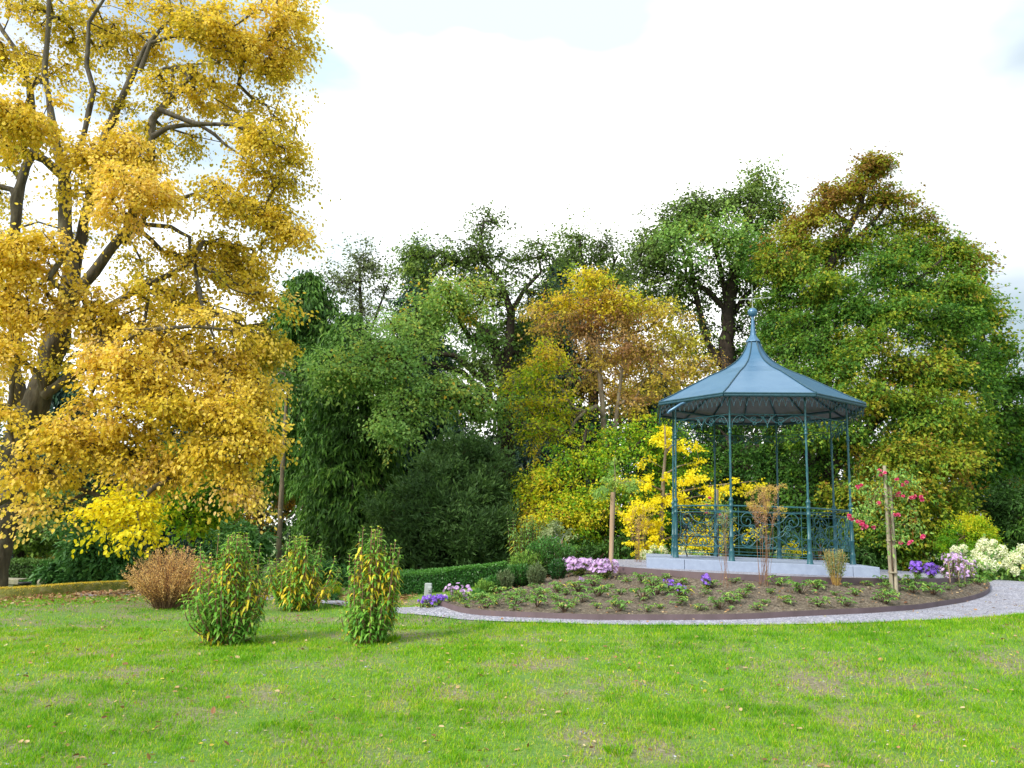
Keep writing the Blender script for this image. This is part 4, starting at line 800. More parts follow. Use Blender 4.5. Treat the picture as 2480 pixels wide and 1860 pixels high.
# plinth: a square slab turned with the front bay
PSI = R_(PHI+45*5.5-270); hx = np.array([math.cos(PSI), math.sin(PSI)]); hy = np.array([-math.sin(PSI), math.cos(PSI)]); HD = 1.80
def front_u(px, py):
    r_ = ray(px, py); k = r_[0]/r_[1]; o = np.array([CX, CY])-HD*hy      # point o+u*hx with x/y = k
    return (k*o[1]-o[0])/(hx[0]-k*hx[1])
us = [front_u(1566, 1347), front_u(1658, 1351), front_u(2066, 1365), front_u(2131, 1368)]
def lbox(mb, u, v, su, sv, z, h, bev=.006): c = np.array([CX, CY])+u*hx+v*hy; box(mb, (c[0], c[1], z), (su, sv, h), PSI, 0, .5, bev)
mb = MB()
for a, b in zip(us[:-1], us[1:]):
    for sv in (-1, 1): lbox(mb, (a+b)/2, sv*(HD-.22), b-a-.007, .44, ZB-.1, .2)
ws_ = HD*2-.88-.007
for u in (us[0]+.22, us[-1]-.22):
    for k in range(3): lbox(mb, u, -ws_/2+ws_*(k+.5)/3, .44, ws_/3-.007, ZB-.1, .2)
lbox(mb, (us[0]+us[-1])/2, 0, us[-1]-us[0]-.89, ws_, ZB-.106, .19, 0)
mb.build('plinth', 'concrete', pav, CC)
zcap = at(1828, 828, CY)[2]-ZB
PR = [(.057,1.0),(.070,.94),(.086,.88),(.108,.82),(.135,.76),(.170,.70),(.213,.645),(.311,.547),(.390,.487),(.477,.427),(.575,.345),(.672,.265),(.77,.183),(.868,.10),(.935,.05),(1.0,0)]
prof = [(r*RE, HE+h*(zcap-HE)) for r, h in PR]
ANG = [PHI+45*k for k in range(8)]
mb = MB()
for k in range(8):
    a0, a1 = ANG[k], ANG[(k+1) % 8]; V = []
    for r, z in prof: V += [P_(a0, r, z), P_(a1, r, z)]
    mb.add(V, [[2*i, 2*i+1, 2*i+3, 2*i+2][::-1] for i in range(len(prof)-1)], .5, 0, False)
    V2 = []
    for r, z in prof: V2 += [P_(a0, r-.012, z-.03), P_(a1, r-.012, z-.03)]
    mb.add(V2, [[2*i, 2*i+1, 2*i+3, 2*i+2] for i in range(len(prof)-1)], .5, 1, False)
roof = mb.build('roof', ['roof', 'soffit'], pav, CC)
for k in range(8):
    mb = MB(); tube(mb, [P_(ANG[k], r+.004, z+.008) for r, z in prof], .013, 6); mb.build('hip_rib', 'trim', roof, None).location = -V3((0,0,0))
for o in roof.children:
    for v in []: pass
def shift(o):
    me = o.data; n = len(me.vertices); a = np.empty(n*3, np.float32); me.vertices.foreach_get('co', a); a = a.reshape(-1, 3)-CC.astype(np.float32); me.vertices.foreach_set('co', a.ravel()); me.update()
for o in roof.children: shift(o)
# rafters under the roof (hips and mid lines)
for k in range(16):
    a = ANG[0]+22.5*k; f = 1 if k % 2 == 0 else math.cos(R_(22.5)); mb = MB()
    tube(mb, [P_(a, (r-.03)*f, z-.055) for r, z in prof[6:]], .018, 5); mb.build('rafter', 'barkdark' if False else 'trim', pav, CC)
mb = MB()
for k in range(8):
    a0, a1 = ANG[k], ANG[(k+1) % 8]
    # moulded eave gutter
    for rr_, zz, t_ in [(RE+.004, HE-.012, .018), (RE-.01, HE-.05, .03)]: tube(mb, [P_(a0, rr_, zz), P_(a1, rr_, zz)], t_, 8)
mb.build('eave_gutter', 'trim', pav, CC)
mb = MB(); tube(mb, [P_(ANG[4], RE, HE-.018), P_(ANG[5], RE, HE-.018)], .012, 6)
def between(a0, a1, r, t, z): return P_(a0, r, z)*(1-t)+P_(a1, r, z)*t
# lattice valance hanging from the eave
for k in range(8):
    a0, a1 = ANG[k], ANG[(k+1) % 8]; mb = MB(); n = 14; zt, zl = HE-.075, HE-.25
    for i in range(n):
        for s0, s1 in ((0, .62), (1, .38)):
            pass
        t0, tm, t1 = i/n, (i+.5)/n, (i+1)/n
        tube(mb, [between(a0, a1, RE-.03, t0, zt), between(a0, a1, RE-.03, (t0+tm)/2+.006, (zt+zl)/2), between(a0, a1, RE-.03, tm, zl)], .0045, 4, cap=False)
        tube(mb, [between(a0, a1, RE-.03, t1, zt), between(a0, a1, RE-.03, (t1+tm)/2-.006, (zt+zl)/2), between(a0, a1, RE-.03, tm, zl)], .0045, 4, cap=False)
        if i: tube(mb, [between(a0, a1, RE-.03, t0, zt), between(a0, a1, RE-.03, t0, zl+.09)], .004, 4, cap=False)
    mb.build('valance', 'trim', pav, CC)
mb = MB(); # wall plate above the columns
for k in range(8): tube(mb, [P_(ANG[k], RC, HE+.06), P_(ANG[(k+1) % 8], RC, HE+.06)], .03, 6)
mb.build('wall_plate', 'trim', pav, CC)
# columns
def column(a):
    mb = MB(); p = P_(a, RC, 0)
    lathe(mb, p, [(r_*.80, z_) for r_, z_ in [(.075,0),(.075,.015),(.066,.03),(.060,.17),(.066,.185),(.050,.20),(.045,.23),(.045,.42),(.055,.43),(.055,.445),(.043,.455),(.040,.86),(.052,.87),(.052,.885),(.040,.90),(.040,.97),(.056,.985),(.060,1.0),(.046,1.02),(.040,1.07),(.056,1.09),(.060,1.105),(.044,1.12),(.032,1.15)]], 14)
    # twisted shaft
    n = 70; zz = np.linspace(1.13, HT-.35, n); th = np.arange(16)*2*np.pi/16
    r = .0185+.004*np.cos(4*(th[None]+zz[:, None]*5.0)); V = np.stack([p[0]+r*np.cos(th), p[1]+r*np.sin(th), ZB+np.repeat(zz[:, None], 16, 1)], -1)
    i = np.arange(n-1)[:, None]*16; j = np.arange(16)[None]
    mb.add(V.reshape(-1, 3), np.stack([i+j, i+(j+1) % 16, i+16+(j+1) % 16, i+16+j], -1).reshape(-1, 4), .5, 0, True)
    lathe(mb, p+np.array([0, 0, HT-.37]), [(.026,0),(.038,.012),(.038,.025),(.026,.04),(.026,.07),(.036,.08),(.022,.10),(.019,.12),(.019,.40),(.019,HE-HT+.43)], 10)
    return mb.build('column', 'metal', pav, CC)
for a in ANG: column(a)
# scroll panels: half designs in (u,v), mirrored
HALF = [[(-.80,.50),(-.75,.66),(-.66,.60),(-.65,.38),(-.76,.25),(-.93,.38),(-.96,.70),(-.85,.96),(-.68,1.0),(-.54,.80),(-.39,.53),(-.22,.42),(0,.36)],
        [(-.79,-.48),(-.72,-.44),(-.70,-.60),(-.80,-.70),(-.92,-.60),(-.93,-.38),(-.80,-.22),(-.90,-.25),(-.98,-.55),(-.91,-.90),(-.76,-1.0),(-.62,-.92),(-.47,-.62),(-.31,-.44),(-.14,-.40),(0,-.46)],
        [(-.63,.12),(-.59,.20),(-.56,.10),(-.63,.04),(-.69,.14),(-.62,.31),(-.52,.24),(-.44,.02),(-.34,-.08),(-.30,.05),(-.22,.28),(-.08,.38)],
        [(-.60,-.20),(-.56,-.12),(-.52,-.24),(-.60,-.32),(-.67,-.22),(-.60,-.04),(-.50,-.10),(-.40,-.30),(-.24,-.42)],
        [(-.10,-.85),(-.05,-.78),(.0,-.86),(-.06,-1.0),(-.18,-.95),(-.22,-.75),(-.10,-.52),(0,-.46)],
        [(-.30,.05),(-.33,-.10),(-.26,-.30),(-.12,-.40)]]
FRZ = [[(-.98,-1.0),(-.96,-.60),(-.85,-.15),(-.70,-.06),(-.54,-.30),(-.40,-.58),(-.25,-.60),(-.14,-.38),(-.17,-.10),(-.24,-.04)],
       [(-.72,-.42),(-.69,-.34),(-.65,-.40),(-.70,-.50),(-.78,-.40),(-.74,-.16)],
       [(-.42,-.42),(-.36,-.30),(-.30,-.42),(-.38,-.56),(-.46,-.40),(-.40,-.18),(-.30,-.20)],
       [(-.14,-.10),(-.08,-.40),(0,-.80),(0,-1.02)],
       [(-.93,-.42),(-.86,-.62),(-.80,-.52),(-.86,-.40)],
       [(-.36,-.62),(-.40,-.72),(-.33,-.76),(-.30,-.66)],
       [(-.02,-.55),(-.10,-.14),(-.02,-.04)]]
for k in range(8):
    a0, a1 = ANG[k], ANG[(k+1) % 8]
    rp_ = thing('railing', (0, 0, 0), None, None); rp_.parent = pav
    for nm, z, r in (('top_rail', 1.0, .016), ('rail', .885, .008), ('rail', .245, .009), ('rail', .115, .008)):
        mb = MB(); tube(mb, [between(a0, a1, RC, .03, z), between(a0, a1, RC, .97, z)], r, 6); mb.build(nm, 'metal', rp_, CC)
    mb = MB()
    for s in (.095, .905): tube(mb, [between(a0, a1, RC, s, .115), between(a0, a1, RC, s, .99)], .006, 5)
    mp_ = lambda u, v: between(a0, a1, RC, .5+u*.385, .565+v*.305)
    for h in HALF:
        c = catmull(h, 5)
        for sgn in (1, -1): tube(mb, [mp_(u*sgn, v) for u, v in c], .0085, 5)
    mb.build('scrollwork', 'metal', rp_, CC)
    mb = MB(); tube(mb, [between(a0, a1, RC, .01, HT), between(a0, a1, RC, .99, HT)], .009, 5)
    mf = lambda u, v: between(a0, a1, RC, .5+u*.48, HT-.01+v*.235)
    for h in FRZ:
        c = catmull(h, 5)
        for sgn in (1, -1): tube(mb, [mf(u*sgn, v) for u, v in c], .0075, 5)
    mb.build('frieze', 'metal', pav, CC)
# spire, ball and wind vane
sp = thing('finial', (0, 0, 0), None, None); sp.parent = pav
zz = lambda py: at(1828, py, CY)[2]-ZB
tilt = lambda z: np.array([0, 0, 0])
mb = MB(); lathe(mb, CC*1, [(.155,zcap-.012),(.150,zcap+.005),(.10,zz(820)),(.062,zz(813)),(.055,zz(808)),(.028,zz(770)),(.034,zz(767)),(.02,zz(765))], 8, smooth=False); mb.build('spire', 'roof', sp, CC)
mb = MB(); zc = (zz(746)+zz(768))/2; rb = (zz(746)-zz(768))/2; lathe(mb, CC, [(max(rb*math.sin(t), .0005), zc-rb*math.cos(t)) for t in np.linspace(0, math.pi, 15)], 20); lathe(mb, CC, [(rb*1.02, zc-.006), (rb*1.07, zc), (rb*1.02, zc+.012)], 20); mb.build('ball', 'roof', sp, CC)
mb = MB(); tube(mb, [CC+np.array([0, 0, zz(748)]), CC+np.array([0, 0, zz(690)])], [.010, .006], 6)
zv = zz(724); dv = np.array([.95, -.3, 0.02]); c0 = CC+np.array([0, 0, zv]); tube(mb, [c0-dv*.31, c0+dv*.33], .007, 5)
tube(mb, [c0+np.array([.1, .32, -.02]), c0-np.array([.1, .32, -.02])], .006, 5)
for q, e in ((-1, .31), (1, .33)):
    p = c0+dv*q*e; mb.add([p+dv*q*.07, p+np.array([0, 0, .028]), p-np.array([0, 0, .028]), p+np.array([.01, .01, 0])], [[0, 1, 3], [0, 3, 2], [0, 2, 1]])
mb.build('wind_vane', 'greybox', sp, CC)
# downpipe running under the left eave
mb = MB(); tube(mb, [at(1677,969,15.1), at(1650,978,15.1), at(1621,996,15.12), at(1618,1001,15.14)], .026, 10); mb.build('drainpipe', 'roof', pav, CC)

# bench inside the pavilion
pb = at(1702, 1345, 16.7); pb[2] = ZB
be = thing('garden_bench', pb, 'ornate dark iron bench inside the left half of the pavilion', 'bench', rz=R_(14))
mb = MB()
for i in range(6): box(mb, (0, -.22+i*.075, .42-.01*(i > 3)), (1.0, .055, .016), bev=.004)
for s in (-.5, .5): box(mb, (s*.98, -.03, .412), (.03, .46, .02))
mb.build('seat', 'black', be)
mb = MB()
for z in (.52, .88): tube(mb, [(-.48, .22, z-.0), (0, .25, z+.04*(z > .6)), (.48, .22, z)], .012, 6)
for i in range(11): x = -.45+.09*i; tube(mb, [(x, .225, .52), (x+.02*math.sin(i), .25, .7), (x, .23, .88)], .006, 4)
for s in (-1, 1): tube(mb, [(s*.25+.13*math.cos(t), .24, .7+.12*math.sin(t)) for t in np.linspace(0, 6.28, 17)], .009, 5)
mb.build('backrest', 'black', be)
for s in (-1, 1):
    mb = MB(); tube(mb, catmull([(s*.5, .24, .42), (s*.5, .24, .66), (s*.5, .05, .70), (s*.5, -.2, .68), (s*.5, -.27, .60), (s*.5, -.22, .55), (s*.5, -.2, .42)], 4), .012, 6); mb.build('armrest', 'black', be)
    for y, yy in ((-.2, -.25), (.2, .27)):
        mb = MB(); tube(mb, catmull([(s*.48, y, .42), (s*.48, y*1.2, .3), (s*.48, y*.9, .14), (s*.48, yy, .012)], 4), .014, 6); mb.build('leg', 'black', be)

# ================================================================== LAWN SHRUBS WITH LONG DROOPING LEAVES
def longleaf(name, label, base, H, Wd, nst, seed, sz=.13, mat='viburnum', prof=None, ybias=.0, cat='shrub', bark='redtwig', lw=.24, pairs=9, group=None):
    rr = np.random.default_rng(seed); base = np.array(base, float); root = thing(name, base, label, cat, group); tm, fm = MB(), MB()
    Ps, Ds, Ns, Ts, Ls = [], [], [], [], []
    prof = prof or (lambda t: 1-.75*t**1.6)
    for k in range(nst):
        # stem tip inside the shrub's outline
        t = .14+.86*rr.random()**.8 if k > 2 else 1-.06*k; a = rr.random()*6.283; q = (rr.random()**.5)*prof(t)*Wd*(1+.10*math.sin(2*a+seed)+.22*math.sin(7*t+2*a+seed))*(1+.16*rr.normal()) if k else .03
        tip = base+np.array([q*math.cos(a), q*math.sin(a), H*t]); b0 = base+np.array([.07*math.cos(a), .07*math.sin(a), -.04])
        m = (b0+tip)/2+np.array([math.cos(a), math.sin(a), 0])*q*.22-np.array([0, 0, .05*H*t])
        c = catmull([b0, m, tip], 7); tube(tm, c, np.linspace(.012, .0035, len(c))*(.7+.6*t), 5, cap=False)
        L = np.linalg.norm(tip-b0); npair = int(pairs*(.5+L)); s = 1-(np.arange(npair)/npair)*.78; ci = s*(len(c)-1)
        P = np.stack([np.interp(ci, np.arange(len(c)), c[:, j]) for j in range(3)], 1); axd = norm(c[-1]-c[-3])
        for j in range(npair):
            for side in range(3 if j < 3 else 2):
                an = j*1.57+side*(2.1 if j < 3 else 3.14)+rr.normal()*.35; hz = np.array([math.cos(an), math.sin(an), 0])
                young = max(0, 1-j/3.)
                Ps.append(P[j]+hz*.01); Ds.append(norm(hz*(1-.3*young)+np.array([0, 0, .35+.6*young-.02*j])+rr.normal(size=3)*.15)); Ns.append(np.array([0, 0, 1])+hz*-.3+rr.normal(size=3)*.15)
                old = (j > 3)*(rr.random() < .22+.22*math.sin(3*P[j][0]+5*P[j][2]+seed)+ybias)
                Ts.append(np.clip((.78+.2*rr.random()) if old else .30+.25*young+.13*rr.normal(), 0, 1)); Ls.append(sz*(.65+.5*rr.random())*(.6 if young > .5 else 1))
    Ps, Ds, Ns, Ts, Ls = map(np.array, (Ps, Ds, Ns, Ts, Ls))
    droop = .75+.5*rr.random(len(Ls))+.35*(Ts > .7)
    leaves(fm, Ps, Ds, Ns, Ls, Ls*lw, Ts, T_LONG, droop*.62)
    tm.build('stems', bark, root, base); fm.build('foliage', mat, root, base); return root
T_LONG = (np.array([[0,-.08,0],[0,.08,0],[.22,-.42,.03],[.22,.42,.03],[.5,-.5,.05],[.5,.5,.05],[.78,-.32,.02],[.78,.32,.02],[1,0,-.02]]), np.array([[0,2,3,1],[2,4,5,3],[4,6,7,5]]))
_l = T_LONG; T_LONG = (_l[0], np.array([[0,2,3,1],[2,4,5,3],[4,6,7,5],[6,8,8,7]])[:3])
T_LONG = (np.array([[0,-.08,0],[0,.08,0],[.22,-.42,.03],[.22,.42,.03],[.5,-.5,.05],[.5,.5,.05],[.78,-.34,.02],[.78,.34,.02],[1,-.05,-.02],[1,.05,-.02]]), np.array([[0,2,3,1],[2,4,5,3],[4,6,7,5],[6,8,9,7]]))
b1 = hit(548, 1560); h1 = at(545, 1290, b1[1])[2]-b1[2]
longleaf('long_leaved_shrub', 'widest long-leaved shrub, green with yellow inner leaves, standing left on the lawn', b1, h1, .60, 120, 101, sz=.105, lw=.28, pairs=13, prof=lambda t: min(1, .42+1.4*t) if t < .42 else 1-1.05*(t-.42)**1.15)
b2 = hit(893, 1556); h2 = at(905, 1276, b2[1])[2]-b2[2]
longleaf('long_leaved_shrub', 'tallest narrow long-leaved shrub with a pointed top, right of the other two', b2, h2, .46, 92, 102, sz=.105, lw=.28, pairs=13, prof=lambda t: min(1, .38+1.4*t) if t < .45 else 1-1.30*(t-.45))
b3 = hit(716, 1478, 10, 20); h3 = at(716, 1298, b3[1])[2]-b3[2]
longleaf('long_leaved_shrub', 'smallest and yellowest long-leaved shrub, farther back between the other two', b3, h3, .54, 110, 103, sz=.125, lw=.28, pairs=12, ybias=.10, prof=lambda t: min(1, .3+1.3*t) if t < .55 else 1-1.35*(t-.55))
# copper bush: fan of fine twigs
def copper(base, H, Wd, seed):
    rr = np.random.default_rng(seed); root = thing('copper_bush', base, 'round copper-brown twiggy bush on the lawn, left of the long-leaved shrubs', 'shrub'); tm, fm = MB(), MB(); P, D, T, L = [], [], [], []
    for k in range(520):
        a = rr.random()*6.283; th = (rr.random()**.58)*1.36; ln = H*(.84+.22*rr.random())*(1-.13*(th/1.2)**2)
        hz = np.array([math.cos(a), math.sin(a), 0]); b0 = base+hz*.16*rr.random()*th+np.array([0, 0, -.03])
        dv = hz*math.sin(th*.8)*.86+np.array([0, 0, math.cos(th*.80)]); e = b0+dv*ln+np.array([0, 0, .06*th]); m = (b0+e)/2+np.array([0, 0, -.03])-hz*.06*th
        c = catmull([b0, m, e], 5)+rr.normal(size=(11, 3))*.006; tube(tm, c, np.linspace(.0062, .002, 11), 4, cap=False)
        n = 34; s = .32+.68*rr.random(n)**.8; ci = s*10; pp = np.stack([np.interp(ci, np.arange(11), c[:, j]) for j in range(3)], 1)
        P.append(pp+rr.normal(size=(n, 3))*.012); D.append(norm(dv[None]*.8+rr.normal(size=(n, 3))*.6)); T.append(np.clip(.30+.55*s+rr.normal(size=n)*.16-.1, 0, 1)); L.append(.030*(.6+.7*rr.random(n)))
    P, D, T, L = map(np.concatenate, (P, D, T, L)); leaves(fm, P, D, rnd(len(P), rr), L, L*.42, T, T_DIA)
    tm.build('stems', 'redtwig', root, base); fm.build('foliage', 'copper', root, base)
b4 = hit(405, 1472, 10, 20); copper(b4, (at(405, 1322, b4[1])[2]-b4[2]), .65, 104)

# ================================================================== LEFT BACK CORNER
# mossy low wall
W = catmull([at(*q) for q in [(-260,1462,15.4),(-60,1449,15.8),(80,1446,16.2),(200,1437,16.9),(300,1426,17.6),(316,1424,17.8)]], 10)
mb = MB(); n = len(W); T = norm(np.gradient(W[:, :2], axis=0)); Nn = np.stack([-T[:, 1], T[:, 0]], 1)
rows = []
for off, h in [(-.01,-.2),(-.0,.05),(.012,.15),(.05,.19),(.18,.20),(.27,.17),(.3,-.2)]:
    q = W.copy(); q[:, :2] += Nn*off; q[:, 2] = G(q[:, 0], q[:, 1])+h+rng.normal(size=n)*.008; rows.append(q)
Rw = np.array(rows); i = np.arange(len(rows)-1)[:, None]*n+np.arange(n-1)[None]
mb.add(Rw.reshape(-1, 3), np.stack([i, i+1, i+n+1, i+n], -1).reshape(-1, 4), .5, 0, True)
mb.add(Rw[:, -1], [list(range(len(rows)))]); mb.add(Rw[:, 0], [list(range(len(rows)))[::-1]])
m = 9000; kk_ = rng.integers(0, n-1, m); tq = rng.random(m)[:, None]; bq = W[kk_]*(1-tq)+W[kk_+1]*tq; off = rng.random(m)*.29; bq[:, :2] += Nn[kk_]*off[:, None]; bq[:, 2] = G(bq[:, 0], bq[:, 1])+np.where(off < .03, rng.random(m)*.17, .19)
leaves(mb, bq, norm(rng.normal(size=(m, 3))+np.array([0, -.3, .5])), norm(rng.normal(size=(m, 3))+np.array([0, -.5, .5])), .03, .014, rng.random(m)*.9, T_DIA, mi=1)
tag(mb.build('mossy_wall', ['moss', 'linden'], None, W[n//2]), 'low moss-covered garden wall at the far left edge of the lawn', 'wall')
# stone bench
p = ground_at(20, 18.6, 1430); bn = thing('stone_bench', p, 'low stone bench partly behind the linden trunk', 'bench')
zt = at(30, 1401, 18.6)[2]-p[2]
mb = MB(); box(mb, (0, 0, zt-.055), (.66, .40, .11), 0, 0, .5, .015); mb.build('seat', 'stone', bn)
for s in (-.22, .12): 
    mb = MB(); box(mb, (s, 0, (zt-.11)/2-.02), (.16, .32, zt-.11+.04), 0, 0, .5, .012); mb.build('leg', 'stone', bn)
p = ground_at(57, 17.9, 1435); zt = at(57, 1411, 17.9)[2]-p[2]
mb = MB(); lathe(mb, p, [(.075,-.02),(.11,zt-.02),(.135,zt-.02),(.135,zt+.012),(.118,zt+.012),(.10,.05),(.01,.05)], 20); tag(mb.build('plant_bucket', 'black', None, p), 'dark grey plastic bucket beside the stone bench', 'bucket')
p = ground_at(98, 18.2, 1432); zt = at(98, 1421, 18.2)[2]-p[2]; sb = thing('stone_ball', p, 'stone ball on a flat round base, right of the bucket', 'ornament')
mb = MB(); lathe(mb, (0,0,0), [(.15,-.02),(.16,.02),(.155,zt-.03),(.12,zt),(.02,zt)], 20); mb.build('base', 'stone', sb)
rb = .093; mb = MB(); lathe(mb, (0,0,0), [(max(rb*math.sin(t), .001), zt+rb*.96-rb*math.cos(t)) for t in np.linspace(0, math.pi, 13)], 20); mb.build('ball', 'stone', sb)
# houses beyond the garden
def house(label, px, py_ridge, py_eave, py_base, Y, w, d, rz):
    p = at(px, py_base, Y); ze = at(px, py_eave, Y)[2]-p[2]; zr = at(px, py_ridge, Y)[2]-p[2]; r = thing('house', p, label, 'house', rz=rz)
    mb = MB(); mb.add([(-w/2,-d/2,-1),(w/2,-d/2,-1),(w/2,d/2,-1),(-w/2,d/2,-1),(-w/2,-d/2,ze),(w/2,-d/2,ze),(w/2,d/2,ze),(-w/2,d/2,ze),(0,-d/2,zr-.08),(0,d/2,zr-.08)], [[0,1,5,8,4],[2,3,7,9,6],[1,2,6,5],[3,0,4,7]]); mb.build('wall', 'white', r)
    mb = MB(); o = .35; s = (zr-ze)/(w/2)
    for sg in (-1, 1):
        V = [(0,-d/2-o,zr),(0,d/2+o,zr),(sg*(w/2+o),d/2+o,ze-s*o),(sg*(w/2+o),-d/2-o,ze-s*o)]; V2 = [(a, b, c-.12) for a, b, c in V]
        mb.add(V+V2, [[0,1,2,3],[7,6,5,4],[0,3,7,4],[3,2,6,7],[2,1,5,6]])
    mb.build('roof', 'redroof', r)
    for x in (-w*.22, w*.22):
        mb = MB(); box(mb, (x, -d/2-.02, ze*.55), (.7, .06, 1.0)); f = mb.build('window', 'white', r); mb = MB(); box(mb, (x, -d/2-.06, ze*.55), (.58, .03, .88)); mb.build('pane', 'black', f)
house('house with a broad red tiled roof glimpsed at the far left edge', 2, 1343, 1368, 1400, 60, 9, 9, R_(80))
house('small white gable with a red roof glimpsed below the dark tree at far left', 64, 1354, 1374, 1400, 55, 1.9, 3, R_(0))
# dark hedge behind the bench
def hedgebox(name, label, pts, h, wd, n, mat, size, seed, cat='hedge', core=None):
    rr = np.random.default_rng(seed); W = catmull(pts, 8); root = thing(name, W[len(W)//2], label, cat); L = len(W)
    T = norm(np.gradient(W[:, :2], axis=0)); Nn = np.stack([-T[:, 1], T[:, 0]], 1)
    k = rr.integers(0, L-1, n); t = rr.random(n)[:, None]; P = W[k]*(1-t)+W[k+1]*t; off = (rr.random(n)-.5); z = rr.random(n)
    f = rr.random(n); off = np.where(f < .6, np.sign(off)*(.42+.1*rr.random(n)), off); z = np.where(f >= .6, .9+.14*rr.random(n), z)
    P[:, :2] += Nn[k]*(off*wd)[:, None]; hh = h*(1+.05*vnoise(P[:, 0], P[:, 1], 3, seed)); P[:, 2] = G(P[:, 0], P[:, 1])+z*hh
    mb = MB(); s = size*(.6+.7*rr.random(n)); outn = np.column_stack([Nn[k]*np.sign(off)[:, None]*(f < .6)[:, None], (f >= .6)*1.2+.2])
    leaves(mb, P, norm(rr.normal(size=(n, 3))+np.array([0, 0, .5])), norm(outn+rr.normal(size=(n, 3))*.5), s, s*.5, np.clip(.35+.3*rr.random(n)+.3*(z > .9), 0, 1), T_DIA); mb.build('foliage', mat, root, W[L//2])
    mb = MB(); rows = []
    for o_, hz in [(-.36,-.1),(-.36,.78),(0,.84),(.36,.78),(.36,-.1)]:
        q = W.copy(); q[:, :2] += Nn*o_*wd; q[:, 2] = G(q[:, 0], q[:, 1])+hz*h; rows.append(q)
    Rw = np.array(rows); i = np.arange(4)[:, None]*L+np.arange(L-1)[None]; mb.add(Rw.reshape(-1, 3), np.stack([i, i+1, i+L+1, i+L], -1).reshape(-1, 4)); mb.add(Rw[:, -1], [[0,1,2,3,4]]); mb.add(Rw[:, 0], [[4,3,2,1,0]]); mb.build('branches', 'barkdark', root, W[L//2])
    return root
hedgebox('hedge', 'dark hedge behind the stone bench at far left', [ground_at(q, 21.5, 1400) for q in (-300,-60,60,150)], .72, .8, 16000, 'yew', .07, 111)
hedgebox('hedge', 'long clipped bright green hedge in front of the round yew', [ground_at(955, 17.2, 1440), ground_at(1040, 17.3, 1440), ground_at(1120, 17.6, 1430), ground_at(1215, 17.9, 1420)], .45, .6, 17000, 'hedge', .05, 112)
# small golden cypress on the lawn edge
p = ground_at(805, 16.4, 1450); bush('dwarf_conifer', 'tiny yellow-green dwarf conifer beside the tall long-leaved shrub', p, [(805,1425,12,16,16.4,22,.4),(800,1440,14,10,16.4,14,.3)], 'mapleyel', 60, .04, .09, 113, stems=2, r=.008, ws=.4, spiky=.8, hang=-.2)
p = ground_at(795, 15.2, 1462); bush('low_shrub', 'small dark cushion shrub at the lawn edge left of the tall long-leaved shrub', p, [(800,1448,18,8,15.2,24,.3)], 'rhodo', 50, .04, .08, 114, stems=3, r=.006)
# grey electricity post
p = hit(1035, 1468, 10, 18); hp = at(1035, 1412, p[1])[2]-p[2]; pp = thing('socket_post', p, 'short grey outdoor socket post beside the gravel path', 'post')
mb = MB(); box(mb, (0, 0, hp/2-.03), (.125, .10, hp+.06), 0, 0, .5, .012); mb.build('body', 'greybox', pp)
mb = MB(); box(mb, (.035, -.075, hp*.75), (.075, .055, .09), 0, 0, .5, .008); bx_ = mb.build('socket', 'greybox', pp)
mb = MB(); box(mb, (.035, -.108, hp*.77), (.05, .012, .05), 0, 0, .5, .004); mb.build('lid', 'greybox', bx_)
mb = MB(); box(mb, (.033, -.106, hp*.70), (.012, .010, .018)); mb.build('lock', 'black', bx_)

# ================================================================== BED PLANTS
def spikes(name, label, base, H, Wd, n, mat, seed, leaf=.06, lw=.17, tone=.5, per=34, fan=.45, group=None, cat='shrub', bark='twig'):
    """upright broom of feathery shoots"""
    rr = np.random.default_rng(seed); base = np.array(base, float); root = thing(name, base, label, cat, group); tm, fm = MB(), MB(); P, D, T = [], [], []
    for k in range(n):
        a = rr.random()*6.283; q = rr.random()**.5; hz = np.array([math.cos(a), math.sin(a), 0]); h = H*(.72+.3*rr.random())*(1-.30*q*q)
        b0 = base+hz*Wd*.35*q; e = b0+hz*Wd*.65*q+np.array([0, 0, h]); b0 = b0-np.array([0, 0, .04]); c = catmull([b0, (b0+e)/2-np.array([0, 0, .02])+hz*fan*.05, e], 3); tube(tm, c, np.linspace(.006, .002, len(c)), 4, cap=False)
        s = .1+.9*rr.random(per); ci = s*(len(c)-1); pp = np.stack([np.interp(ci, np.arange(len(c)), c[:, j]) for j in range(3)], 1); P.append(pp); D.append(norm(norm(e-b0)*.9+rr.normal(size=(per, 3))*.5)); T.append(np.clip(tone-.2+.3*s+rr.normal(size=per)*.12+rr.normal()*.06, 0, 1))
    P, D, T = map(np.concatenate, (P, D, T)); L = leaf*(.7+.6*rr.random(len(P))); leaves(fm, P, D, rnd(len(P), rr), L, L*lw*2, T, T_DIA)
    tm.build('stems', bark, root, base); fm.build('foliage', mat, root, base); return root
def bedp(px, py, Y=None):
    p = bed_hit(px, py) if Y is None else ground_at(px, Y, py); return p
